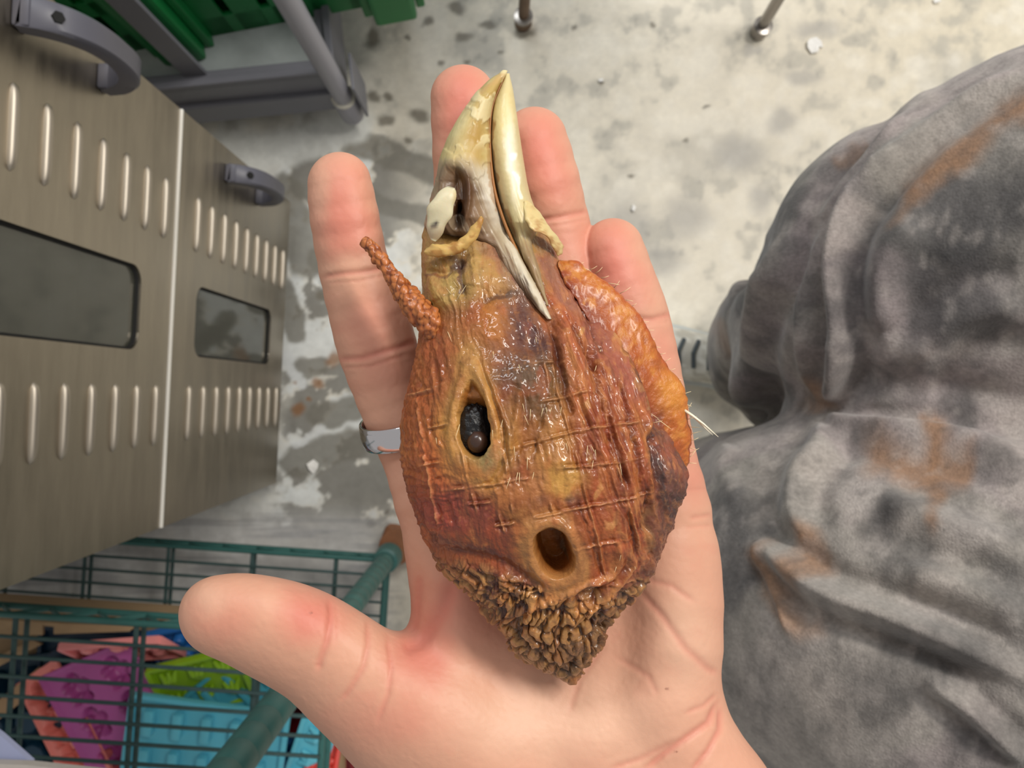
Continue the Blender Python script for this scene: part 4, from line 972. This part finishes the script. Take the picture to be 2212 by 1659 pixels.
    p.mix(.65*ss(3.4, 1.6, re)*(.7+.6*st2), (196, 146, 76)); p.mix(.7*eye_ring*(.8+.5*st2), (206, 164, 96)); p.mix(.5*eye_ring*ss(.0, .5, st1), (176, 128, 70)); p.spot(1055, 985, 45, 36, (122, 124, 86), .8, 0, .8); p.spot(960, 960, 26, 60, (196, 150, 74), .5, 0, .8); p.spot(1100, 940, 24, 80, (214, 166, 86), .6, 5, .8)
    p.mix(.9*ss(1.0, .9, re), (160, 104, 46)); p.mix(.9*ss(1.0, .9, re)*ss(868, 885, v), (24, 21, 20))
    p.spot(1180, 960, 70, 110, (168, 122, 66), .6, 10, .8); p.spot(1215, 1030, 38, 40, (196, 152, 74), .85, 0, .7); p.spot(1232, 1032, 14, 10, (120, 78, 30), .7); p.spot(1215, 1012, 20, 6, (66, 48, 46), .7); p.spot(1240, 1075, 12, 18, (70, 54, 60), .6, 20); p.spot(1150, 1045, 40, 30, (180, 128, 84), .6)
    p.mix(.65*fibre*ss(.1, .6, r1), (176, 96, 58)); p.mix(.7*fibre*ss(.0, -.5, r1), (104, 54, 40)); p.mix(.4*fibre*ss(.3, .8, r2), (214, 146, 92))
    p.line([(1180, 560), (1225, 640), (1270, 690), (1320, 780), (1370, 850)], 34, (164, 96, 84), .75, .8); p.line([(1165, 500), (1200, 600), (1250, 680)], 26, (150, 112, 92), .5, .8); p.line([(1255, 650), (1290, 710)], 14, (128, 62, 60), .6, .8)
    p.line([(1290, 690), (1330, 760), (1368, 835), (1395, 890)], 8, (200, 152, 98), .7); p.line([(1340, 760), (1390, 860), (1420, 930)], 14, (70, 38, 34), .8, .8)
    p.mix(.55*knobl, (184, 108, 52)); p.mix(.6*np.clip(lowleft, 0, 1), (186, 104, 56)); p.mix(.4*np.clip(lowleft, 0, 1)*ss(0, -.5, lw), (132, 62, 40))
    p.spot(985, 1080, 100, 45, (128, 56, 50), .75, 12, .8); p.spot(1030, 1125, 110, 50, (120, 54, 50), .85, 10, .8); p.spot(950, 1110, 60, 40, (150, 66, 56), .7, 20, .8); p.spot(1090, 1160, 70, 36, (120, 62, 46), .7, 25, .8); p.spot(1130, 1080, 60, 40, (176, 112, 60), .6, 0, .8); p.spot(1110, 1115, 40, 26, (134, 92, 44), .7, 0, .8)
    p.line([(940, 1165), (1020, 1190), (1100, 1210), (1150, 1260)], 20, (92, 48, 44), .75, .8); p.spot(1010, 1240, 70, 22, (110, 60, 46), .6, 22, .8)
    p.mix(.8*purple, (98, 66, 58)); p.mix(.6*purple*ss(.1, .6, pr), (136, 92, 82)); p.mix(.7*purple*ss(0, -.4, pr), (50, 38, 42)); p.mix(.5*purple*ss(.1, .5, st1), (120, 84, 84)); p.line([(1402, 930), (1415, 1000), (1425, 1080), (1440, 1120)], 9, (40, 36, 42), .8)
    p.spot(1455, 1090, 22, 40, (54, 42, 48), .8, 10, .8); p.line([(1395, 920), (1405, 1000), (1400, 1080)], 9, (196, 128, 66), .6, .8); p.spot(1400, 1140, 12, 50, (150, 118, 72), .6, 8)
    p.mix(.6*ss(2.5, 1.5, ra), (172, 118, 66)); p.mix(.7*ear_ring, (184, 136, 82)); p.mix(.9*ss(1.0, .85, ra), (150, 92, 30)); p.mix(.8*ss(.9, .5, ra)*ss(-6, 14, X), (84, 48, 20)); p.spot(1216, 1212, 8, 20, (120, 104, 84), .7, -10)  # ear hole painted as lit amber with a shaded right side
    p.mix(car, (84, 48, 36)); p.mix(.95*car*ss(.40, .8, kn), (180, 134, 80)); p.mix(.8*car*ss(.14, .0, kf2-kf1), (40, 22, 20)); p.mix(.6*car*ss(.6, .9, kid)*ss(.3, .6, kn), (140, 84, 48)); p.mix(.5*car*bare, (100, 50, 42)); p.mix(.4*car*ss(.7, .95, tid), (196, 158, 104)); p.mix(.7*car*ss(.25, .1, kid), (92, 58, 44))
    dk = ss(1270, 1380, u+.5*(v-1270)); p.mix(.8*car*dk*ss(-.45, .2, n2), (54, 34, 30)); p.mix(.55*car*ss(1270, 1200, v+.35*(u-960)), (132, 74, 44)); p.mix(.35*car*ss(1330, 1400, v), (128, 100, 66)); p.spot(1225, 1440, 34, 16, (48, 34, 30), .7, -20, .8); p.spot(1250, 1465, 26, 14, (158, 100, 54), .7, 0, .8); p.spot(1300, 1350, 24, 30, (52, 36, 32), .6, 0, .8)  # knobs painted darker on the head's shaded lower right side
    for pts in ([(1335, 1175), (1338, 1205), (1325, 1238), (1285, 1262), (1200, 1292), (1110, 1325)], [(1372, 1195), (1350, 1240), (1310, 1285), (1250, 1320)]): p.line(pts, 9, (200, 140, 84), .75, .7)
    p.spot(1272, 1279, 32, 11, (74, 46, 44), .85, -18, .6)
    for (x, y, ru, rv, rot) in [(1296, 1070, 7, 20, 12), (1318, 1120, 6, 18, 8), (1282, 985, 7, 16, 10), (1268, 870, 6, 18, 10), (1260, 720, 6, 14, 30), (1330, 1010, 5, 14, 10)]: p.spot(x, y, ru, rv, (214, 166, 104), .75, rot, .6)
    p.mix(.7*gaps, (84, 38, 28))
    for pts, w_ in [([(1212, 720), (1240, 800), (1262, 880)], 5), ([(1300, 790), (1330, 870), (1350, 940)], 5), ([(1255, 870), (1268, 930), (1262, 980)], 5), ([(1290, 880), (1310, 960)], 6), ([(1320, 700), (1350, 760)], 5), ([(1362, 960), (1374, 1040), (1376, 1100)], 6), ([(1230, 1100), (1240, 1150)], 5), ([(1325, 1100), (1340, 1160)], 5)]: p.line(pts, w_*1.6, (206, 142, 84), .6, .9)
    for (x, y, ru, rv, rot, col, al_) in [(1185, 955, 46, 70, 8, (186, 138, 76), .6), (1225, 1040, 46, 40, 0, (204, 160, 86), .7), (1120, 1065, 60, 26, -8, (178, 122, 72), .5), (1300, 900, 50, 110, 14, (118, 48, 30), .5), (1345, 1050, 34, 80, 8, (112, 50, 34), .5),
                                     (1150, 865, 60, 44, 10, (92, 72, 44), .7), (1258, 800, 26, 60, 12, (170, 104, 62), .5), (1100, 900, 18, 80, 4, (110, 66, 48), .5), (1110, 1010, 30, 40, 0, (116, 60, 46), .5), (1165, 1090, 30, 22, 0, (104, 78, 60), .5), (1248, 1085, 16, 22, 10, (66, 50, 52), .5),
                                     (1280, 1150, 50, 50, 0, (172, 96, 54), .5), (1330, 1210, 40, 40, 0, (150, 84, 50), .5), (940, 1000, 40, 60, 0, (186, 98, 52), .5), (985, 700, 40, 50, 0, (164, 112, 62), .5), (1068, 690, 34, 44, -18, (182, 118, 50), .6), (1016, 1015, 50, 18, 8, (176, 110, 56), .6), (1440, 1060, 40, 90, 8, (70, 48, 50), .5), (1415, 1180, 24, 70, 14, (78, 50, 44), .6)]:
        p.spot(x, y, ru, rv, col, al_, rot, .9)
    body = (1-car)*ss(1.0, 1.25, re)*ss(1.0, 1.25, ra)
    p.mix((.16+.3*fibre+.2*leftw)*body*ss(.1, .5, st1), (204, 138, 82)); p.mix((.2+.35*fibre+.2*leftw)*body*ss(.1, .5, -st1), (100, 48, 32)); p.mix(.3*body*ss(.1, .5, st2), (178, 84, 44)); p.mix(.3*body*ss(.1, .5, -st2), (122, 66, 40))
    n4 = fbm(u/7, v/7, w/7, seed=179, oct=3); p.mix(.2*ss(.2, .6, n4), (210, 150, 92)); p.mix(.2*ss(.2, .6, -n4), (90, 44, 30))
    p.mix(.6*netm*ss(-.2, .4, n2+.3), (206, 152, 106))  # pale crests painted for the shine on the net marks
    p.c = p.c*np.array([.84, .75, .66])*(1+.10*car[:, None])
    m_ = mat('dried_skin', attr=True, rough=.5, sss=.06, spec=.35, bump=(520, .35, .0012), fine=(1500, .28, .0005), coat=.45, coatr=.07, var=.06, var_scale=500)
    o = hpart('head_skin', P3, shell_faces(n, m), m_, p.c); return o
head_skin()

keratin = mat('beak_horn', attr=True, rough=.40, sss=.05, spec=.35, bump=(420, .15, .0008), coat=.08, coatr=.12)
def beak():
    mL = curve1([(152, 1093), (165, 1064), (180, 1047), (210, 1020), (240, 999), (260, 986), (300, 965), (340, 951), (380, 944), (420, 932), (460, 922), (490, 914), (502, 930), (514, 990), (526, 1046), (540, 1064), (560, 1076), (580, 1090), (600, 1104), (640, 1136), (680, 1174), (690, 1186)])
    mR = curve1([(152, 1096), (165, 1090), (190, 1078), (220, 1064), (260, 1058), (300, 1056), (340, 1058), (380, 1063), (420, 1070), (460, 1080), (500, 1098), (540, 1118), (600, 1146), (640, 1168), (690, 1193)])
    zc = lambda v: np.where(v < 500, np.interp(v, [152, 200, 300, 400, 500], [150, 150, 150, 150, 150]), np.interp(v, [500, 560], [150, 1])+0*v)
    z0 = lambda v: np.interp(v, [152, 300, 480], [152, 150, 150])
    def Zu(v): t = ss(495, 565, v); mid = .5*(mL(v)+mR(v)); return z0(v)*(1-t)+(Hsurf(mid, v)-12)*t
    def Fu(v): return np.interp(v, [152, 165, 200, 300, 380, 430, 470, 500, 530, 560, 640, 690], [4, 18, 42, 72, 92, 100, 98, 84, 54, 24, 18, 12])
    def Bu(v): return np.interp(v, [152, 200, 300, 480, 540, 690], [4, 34, 52, 66, 40, 16])
    rows = np.arange(152.5, 690, 2.2); G = shell(rows, mL, mR, Zu, Fu, Bu, 200, 40, 2.15); n, m = G.shape[:2]; N = grid_normals(G)
    u, v, w = (G[..., i].ravel() for i in range(3)); Nf = N.reshape(-1, 3); fr = ss(-.2, .2, Nf[:, 2])
    D = 1.2*fbm(u/22, v/22, w/22, seed=201); al = ridged((u*.9-v*.34)/9, (u*.34+v*.9)/110, seed=203, oct=2)
    D += 2.0*al*ss(330, 420, v)
    flake = ss(.0, .12, fbm(u/38, v/38, seed=205, oct=4)+.18*ss(370, 330, v)-.1); D += 2.0*flake*ss(440, 380, v)
    nos = np.hypot((u-984)/24, (v-418)/56); D -= 24*ss(1.1, .6, nos); D += 5*np.exp(-((nos-1.25)/.2)**2)
    D -= 22*(1-ss(.6, 1.1, np.hypot((u-988)/16, (v-466)/32)))
    D += 5*stroke(u, v, [(1072, 230), (1052, 300), (1054, 380), (1066, 450), (1100, 530), (1180, 675)], 7)
    p = Paint(u, v, (200, 182, 128), warp=9, wscale=24, seed=211)
    p.line([(1075, 190), (1020, 260), (1020, 330), (1050, 420)], 40, (178, 146, 78), .8, .9); p.spot(1030, 300, 20, 70, (166, 128, 60), .7, 14, .8); p.spot(1000, 330, 34, 30, (200, 176, 120), .6, 30, .8)
    p.spot(990, 260, 26, 60, (218, 202, 150), .8, 25, .7); p.mix(.7*flake*ss(330, 300, v), (222, 208, 164))
    p.mix(.85*ss(335, 375, v+14*al), (188, 174, 150)); p.mix(.65*ss(360, 420, v)*ss(.1, .4, fbm((u*.93-v*.36)/8, (u*.36+v*.93)/70, seed=206, oct=3)), (116, 88, 62)); p.spot(985, 355, 40, 16, (172, 152, 118), .6, 0, .8); p.mix(.45*ss(350, 420, v)*ss(.15, .6, -al), (176, 152, 122)); p.spot(1060, 430, 18, 60, (236, 230, 216), .7, -15, .8)
    p.line([(1060, 250), (1052, 320), (1058, 400), (1072, 460)], 5, (164, 118, 66), .5); p.line([(1040, 200), (1085, 165)], 8, (190, 150, 96), .5)
    p.spot(1030, 475, 42, 70, (120, 90, 62), .8, -16, .8); p.spot(960, 420, 40, 60, (150, 124, 96), .6, 10, .8); p.spot(992, 426, 48, 76, (80, 48, 24), .97, -8, .5); p.spot(986, 385, 16, 24, (120, 84, 50), .8, 0, .7); p.spot(988, 470, 13, 30, (34, 22, 14), .95, 0, .5); p.spot(1030, 470, 26, 40, (150, 120, 90), .6, 0, .8); p.spot(930, 470, 14, 60, (136, 96, 80), .6); p.spot(925, 440, 8, 12, (196, 160, 112), .7)
    p.mix(.8*ss(470, 520, v)*ss(1100, 1060, u-.62*(v-520)), (112, 82, 58)); p.line([(1096, 520), (1140, 610), (1189, 685)], 10, (206, 194, 172), .85, .7); p.mix(.8*ss(430, 500, v)*ss(.05, .4, fbm((u*.88-v*.47)/7, (u*.47+v*.88)/90, seed=207, oct=3)), (78, 54, 36)); p.mix(.5*ss(460, 500, v)*ss(.15, .5, -fbm((u*.88-v*.47)/7, (u*.47+v*.88)/90, seed=208, oct=3)), (202, 188, 164))
    p.c = p.c*.96; hpart('upper_beak', G.reshape(-1, 3)+Nf*(D*fr)[:, None], shell_faces(n, m), keratin, p.c)
    # lower mandible
    lL = curve1([(158, 1094), (190, 1080), (220, 1067), (260, 1061), (300, 1059), (340, 1061), (380, 1066), (420, 1074), (460, 1085), (500, 1102), (540, 1122), (600, 1150), (660, 1180)])
    lR = curve1([(158, 1100), (190, 1108), (250, 1117), (300, 1124), (350, 1132), (400, 1140), (430, 1148), (460, 1160), (480, 1166), (500, 1162), (520, 1152), (540, 1152), (600, 1172), (640, 1182), (662, 1190)])
    def Zl(v): t = ss(480, 560, v); mid = .5*(lL(v)+lR(v)); return z0(v)*(1-t)+(Hsurf(mid, v)-16)*t
    def Fl(v): return np.interp(v, [158, 200, 300, 400, 480, 540, 600, 662], [4, 30, 56, 76, 86, 40, 20, 8])
    rows = np.arange(158.5, 662, 2.4); G = shell(rows, lL, lR, Zl, Fl, Bu, 120, 30, 2.2); n, m = G.shape[:2]; N = grid_normals(G)
    u, v, w = (G[..., i].ravel() for i in range(3)); Nf = N.reshape(-1, 3); fr = ss(-.2, .2, Nf[:, 2])
    al = ridged((u*.92-v*.30)/8, (u*.30+v*.9)/110, seed=223, oct=2); D = 1.0*fbm(u/20, v/20, w/20, seed=221)+1.8*al*ss(420, 480, v)
    p = Paint(u, v, (206, 190, 142), warp=8, wscale=24, seed=231); p.spot(1085, 250, 30, 70, (226, 204, 140), .6, 8, .8); p.spot(1105, 340, 12, 100, (240, 234, 214), .8, -5, .8); p.spot(1082, 380, 9, 90, (206, 184, 138), .6, -6, .8)
    p.mix(.6*ss(420, 480, v)*ss(-.2, .4, -al), (176, 146, 112)); p.line([(1064, 260), (1062, 340), (1078, 430), (1110, 510)], 5, (150, 96, 44), .6); p.mix(.75*ss(480, 540, v), (128, 98, 70)); p.spot(1112, 340, 7, 8, (250, 248, 240), .8); p.line([(1110, 370), (1128, 430)], 5, (248, 246, 238), .6)
    p.c = p.c*.97; hpart('lower_beak', G.reshape(-1, 3)+Nf*(D*fr)[:, None], shell_faces(n, m), keratin, p.c)
    # brown mouth lining between the mandibles
    pts = smooth_path([(1092, 160, 156, 2), (1064, 230, 167, 2.4), (1058, 300, 180, 3), (1065, 390, 197, 3.4), (1081, 455, 206, 3.6), (1111, 530, 218, 3.6), (1160, 625, 240, 3.6), (1192, 690, 264, 3)], 70)
    q = MB().tube(pts[:, :3], pts[:, 3], 8); hpart('mouth_lining', q.V, q.F, mat('mouth_lining', (150, 98, 48), rough=.4))
beak()

def sheet(path, thick, n_across, name, m, color=None, base=None):
    """thin curled skin: rows of (u,v,w) left edge and right edge"""
    A = np.array([a for a, b in path], float); B = np.array([b for a, b in path], float); k = 40
    A = smooth_path(A, k); B = smooth_path(B, k); V = []; F = []; m_ = n_across
    for s in (1, -1):
        for i in range(k):
            for j in range(m_+1):
                t = j/m_; f_ = i/(k-1); wf = min(1, 4*min(f_, 1-f_)+.3); tt = .5+(t-.5)*wf*(1+.10*noise(np.array([i*.45]), np.array([t*2.]), seed=79)[0]); P = A[i]*(1-tt)+B[i]*tt; e = min(1, 6*min(t, 1-t)+.15, 8*min(i/(k-1), 1-i/(k-1))+.15)
                x = P+np.array([0, 0, s*thick*.5*e]); x[2] += 4*math.sin(math.pi*t)+1.5*noise(np.array([x[0]/18]), np.array([x[1]/18]), seed=76)[0]-6; x[2] += 1.4*noise(np.array([x[0]/9]), np.array([x[1]/9]), seed=77)[0]; x[:2] += 1.3*noise(np.array([x[1]/7.]), np.array([x[0]/7.]), seed=78)[0]; V.append(x)
    o = k*(m_+1)
    for i in range(k-1):
        for j in range(m_):
            a = i*(m_+1)+j; F.append((a, a+1, a+m_+2, a+m_+1)); F.append((o+a, o+a+m_+1, o+a+m_+2, o+a+1))
    for i in range(k-1):
        a = i*(m_+1); F.append((a, a+m_+1, o+a+m_+1, o+a)); b = a+m_; F.append((b, o+b, o+b+m_+1, b+m_+1))
    for j in range(m_): F.append((j, o+j, o+j+1, j+1)); b = (k-1)*(m_+1)+j; F.append((b, b+1, o+b+1, o+b))
    V = np.array(V); p = Paint(V[:, 0], V[:, 1], base, warp=8, wscale=18, seed=301); n1 = fbm(V[:, 0]/14, V[:, 1]/14, seed=302)
    p.mix(.7*ss(.0, .4, n1), color); hpart(name, V, F, m, p.c)
horn2 = mat('peeling_horn', attr=True, rough=.4, sss=.2, bump=(500, .2, .0006))
sheet([((913, 530, 222), (920, 559, 242)), ((938, 527, 248), (948, 556, 254)), ((968, 526, 260), (980, 551, 262)), ((1000, 512, 268), (1012, 535, 268)), ((1020, 488, 274), (1034, 508, 272)), ((1034, 460, 280), (1050, 478, 276))], 7, 8, 'peeling_edge', horn2, (150, 96, 40), (206, 168, 100))
sheet([((1120, 440, 236), (1150, 428, 216)), ((1136, 478, 246), (1168, 460, 218)), ((1148, 496, 248), (1186, 490, 214)), ((1176, 508, 238), (1204, 510, 204)), ((1192, 530, 220), (1216, 530, 190)), ((1196, 558, 208), (1224, 546, 182))], 8, 8, 'peeling_flap', horn2, (160, 112, 60), (208, 184, 130))
# pale flap over the nostril
a, b = np.array([976., 404, 262]), np.array([936., 520, 242]); V = []; F = []
for i in range(25):
    t = i/24; c = a+(b-a)*t+np.array([-8*math.sin(math.pi*t), 0, 10*math.sin(math.pi*t)]); r = 25*(1+.08*math.sin(17*t))*(math.sin(math.pi*min(.985, .02+t*.965))**.45)*(1+.12*math.sin(5*t))
    for k in range(16):
        th = 2*math.pi*k/16; V.append(c+np.array([.94, .33, 0])*r*math.cos(th)+np.array([0, 0, 1])*r*.36*math.sin(th)*(1+.25*math.sin(9*t+1.3*math.cos(th))))
for i in range(24):
    for k in range(16): F.append((i*16+k, i*16+(k+1) % 16, (i+1)*16+(k+1) % 16, (i+1)*16+k))
F += [tuple(range(16)), tuple(24*16+k for k in range(16))[::-1]]
V = np.array(V); p = Paint(V[:, 0], V[:, 1], (204, 194, 162), warp=4, wscale=20, seed=311); p.spot(938, 487, 7, 11, (40, 34, 44), .95, 25, .5); p.spot(940, 505, 30, 18, (196, 176, 146), .6); p.spot(985, 430, 8, 20, (200, 174, 124), .6)
hpart('nostril_flap', V, F, horn2, p.c)

# snood: the knobbly finger of skin left of the beak
def knobby(path, n, nt, name, seed, cols, cell=15, amp=6, flat=1.0):
    P = smooth_path(path, n); C = P[:, :3]; R = P[:, 3]; T = np.gradient(C, axis=0); T /= np.linalg.norm(T, axis=1)[:, None]
    z = np.array([0, 0, 1.]); S = np.cross(T, z); S /= np.linalg.norm(S, axis=1)[:, None]; Bn = np.cross(S, T)
    th = np.linspace(0, 2*math.pi, nt, endpoint=False); Nn = S[:, None]*np.cos(th)[None, :, None]+Bn[:, None]*np.sin(th)[None, :, None]*flat
    G = C[:, None]+R[:, None, None]*Nn; X = G.reshape(-1, 3); f1, f2, cid = worley(X[:, 0]/cell, X[:, 1]/(cell*1.2), X[:, 2]/cell, seed)
    kn = np.sqrt(np.clip(1-(f1/.75)**2, 0, 1)); D = amp*kn*(.3+1.4*cid)-amp*.5+2.5*fbm(X[:, 0]/8, X[:, 1]/8, X[:, 2]/8, seed=seed+3)
    X = X+Nn.reshape(-1, 3)*D[:, None]; p = Paint(X[:, 0], X[:, 1], cols[0], warp=6, wscale=20, seed=seed+9); p.mix(.8*ss(.4, .85, kn), cols[1]); p.mix(.7*ss(.15, .0, f2-f1), cols[2]); p.mix(.4*ss(.6, .9, cid), cols[3])
    hpart(name, X, shell_faces(n, nt), mat(name+'_skin', attr=True, rough=.38, sss=.2, coat=.3, coatr=.2, bump=(800, .25, .0006)), p.c)
knobby([(782, 520, 190, 9), (792, 527, 194, 14), (812, 545, 202, 15), (840, 585, 212, 16), (862, 615, 220, 20), (882, 645, 226, 24), (905, 672, 232, 28), (935, 700, 232, 30), (955, 735, 226, 22)], 130, 48, 'snood', 401, ((146, 76, 36), (184, 112, 58), (92, 42, 20), (150, 80, 40)))
# wattle: amber fold of skin along the throat
def wattle():
    out = smooth_path([(1208, 560, 176), (1240, 566, 186), (1282, 590, 190), (1322, 618, 192), (1354, 650, 190), (1388, 694, 186), (1418, 748, 180), (1450, 798, 170), (1477, 852, 160), (1490, 895, 152), (1496, 931, 146), (1495, 970, 142), (1484, 1004, 140), (1470, 1030, 140)], 220)
    inn = smooth_path([(1205, 570, 200), (1222, 610, 212), (1246, 655, 220), (1276, 705, 226), (1306, 755, 226), (1336, 805, 220), (1360, 850, 212), (1380, 890, 202), (1398, 925, 192), (1414, 958, 184), (1432, 990, 178), (1446, 1012, 174), (1456, 1030, 168), (1460, 1040, 160)], 220)
    n, m = 220, 60; th = np.linspace(0, 2*math.pi, m, endpoint=False); G = np.zeros((n, m, 3))
    for i in range(n):
        A, B = inn[i], out[i]; c = .5*(A+B); h = .5*(B-A); s = i/(n-1); thick = 17*(math.sin(math.pi*min(.98, max(.02, s)))**.5)+5
        ct, st_ = np.cos(th), np.sin(th); cup = 5*(ct**2)-4
        G[i] = c+h*(np.sign(ct)*np.abs(ct)**.8)[:, None]+np.array([0, 0, 1.])*(thick*np.sign(st_)*np.abs(st_)**.7+cup)[:, None]
    N = grid_normals(G); X = G.reshape(-1, 3); u, v, w = X.T; Nf = N.reshape(-1, 3); ed = (np.cos(np.tile(th, n))+1)/2; s = np.repeat(np.arange(n)/(n-1), m)
    ruff = ridged(s*26, ed*1.5, seed=421, oct=2); D = 1.5*ruff*ss(.6, .95, ed)+4*(1-ed)*fbm(u/11, v/11, w/11, seed=428)+6*fbm(u/60, v/60, seed=429)+3*fbm(u/22, v/22, w/22, seed=423)+1.5*fbm(u/8, v/8, w/8, seed=424)
    D += 10*fbm(s*11, ed*.5, seed=426, oct=3)*ss(.75, 1, ed)
    X = X+Nf*D[:, None]; p = Paint(u, v, (164, 82, 26), warp=16, wscale=24, seed=431)
    p.mix(.8*ss(.52, .2, ed), (122, 50, 30)); p.mix(.6*ss(.5, .7, ed)*ss(1, .85, ed), (190, 112, 38)); n5 = fbm(u/16, v/16, seed=435, oct=4); p.mix(.5*ss(.05, .4, n5), (206, 140, 62)); p.mix(.55*ss(.05, .4, -n5), (142, 66, 26)); p.mix(.6*ss(.88, 1, ed)*ss(0, .5, ruff), (168, 70, 30)); p.mix(.35*ss(.1, .5, fbm(u/30, v/30, seed=433)), (172, 84, 28)); p.mix(.6*ss(.93, 1, ed)*ss(.1, .5, -ruff), (226, 176, 110))
    p.spot(1455, 850, 40, 50, (206, 138, 50), .6, 0, .8); p.spot(1440, 1000, 30, 40, (134, 66, 34), .7, 0, .8); p.spot(1415, 930, 16, 50, (92, 44, 26), .7, 15, .8)
    hpart('wattle', X, shell_faces(n, m), mat('wattle_skin', attr=True, rough=.4, sss=.25, coat=.3, coatr=.2, bump=(700, .5, .0010)), p.c)
wattle()

# eye: shrivelled black membrane and a brown lens
def ellipsoid(c, r, n, m, seed, amp, sc):
    V = []; F = []
    for i in range(n+1):
        a = math.pi*i/n
        for k in range(m): b = 2*math.pi*k/m; V.append((math.sin(a)*math.cos(b), math.cos(a), math.sin(a)*math.sin(b)))
    V = np.array(V); d = 1+amp*ridged(V[:, 0]*sc, V[:, 1]*sc*.6, V[:, 2]*sc, seed=seed, oct=3) if amp else np.ones(len(V))
    V = np.array(c)+V*np.array(r)*d[:, None]
    for i in range(n):
        for k in range(m): F.append((i*m+k, i*m+(k+1) % m, (i+1)*m+(k+1) % m, (i+1)*m+k))
    return V, F
ez = float(Hsurf(np.array([1024.]), np.array([930.]))[0])
V, F = ellipsoid((1024, 930, ez-50), (37, 58, 34), 40, 48, 501, .16, 3.2)
hpart('eyeball', V, F, mat('shrivelled_eye', (22, 21, 22), rough=.28, bump=(600, .8, .001)))['label'] = 'shrivelled black eyeball'
V, F = ellipsoid((1031, 954, ez-24), (23, 25, 20), 28, 32, 0, 0, 1)
hpart('eye_lens', V, F, mat('eye_lens_brown', (58, 38, 30), rough=.3, coat=.3))['label'] = 'round glossy brown lens of the eye'

# bristles and the broken feather shaft
bm_ = MB(); R2 = random.Random(5)
def bristle(u, v, du, dv, lift=8, r=.9):
    z = float(Hsurf(np.array([float(np.clip(u, hL(v)+4, hR(v)-4))]), np.array([float(v)]))[0]) if r < 2 else 200
    bm_.tube([(u, v, z-2), (u+du*.5, v+dv*.5, z+lift), (u+du, v+dv, z+lift*1.5)], [r, r*.7, r*.25], 5)
for k in range(46):
    x, y = R2.choice([(960, 680), (1000, 760), (1030, 800), (1090, 880), (1110, 1000), (1190, 880), (960, 900), (1220, 930), (1290, 800), (1350, 1180), (1120, 770), (1300, 1000)])
    a = R2.uniform(60, 110); L_ = R2.uniform(12, 34); x += R2.uniform(-45, 45); y += R2.uniform(-45, 45); bristle(x, y, L_*math.cos(math.radians(a)), L_*math.sin(math.radians(a)), R2.uniform(3, 9), .8)
for q in [(985, 650, 22, -34), (978, 640, -14, -18), (984, 636, -12, -16), (990, 622, -10, -14), (1420, 905, 30, 22), (1405, 915, 26, -6), (1400, 890, 22, 14)]: bristle(*q, lift=8, r=1.0)
hpart('bristles', bm_.V, bm_.F, mat('pale_bristle', (236, 214, 168), rough=.4))['kind'] = 'stuff'
fs = MB().tube([(1478, 886, 168), (1496, 898, 172), (1520, 916, 176), (1552, 944, 178)], [3.4, 3, 2.2, .5], 8).tube([(1492, 894, 172), (1516, 918, 170), (1540, 940, 166)], [2, 1.6, .4], 6)
hpart('feather_shaft', fs.V, fs.F, mat('feather_horn', (234, 224, 200), rough=.4))['label'] = 'thin whitish broken feather shaft'
ed_ = MB()
for k in range(34):
    t = k/33; P = smooth_path([(1215, 562), (1282, 588), (1354, 648), (1408, 740), (1462, 836), (1493, 930), (1488, 1000)], 34)[k]; a = R2.uniform(-60, 30); L_ = R2.uniform(10, 26)
    ed_.tube([(P[0]-4, P[1], 176-30*t), (P[0]+L_*.5*math.cos(math.radians(a)), P[1]+L_*.5*math.sin(math.radians(a)), 184-30*t), (P[0]+L_*math.cos(math.radians(a)), P[1]+L_*math.sin(math.radians(a)), 186-30*t)], [.9, .7, .3], 5)
hpart('wattle_bristles', ed_.V, ed_.F, bpy.data.materials['pale_bristle'])['kind'] = 'stuff'
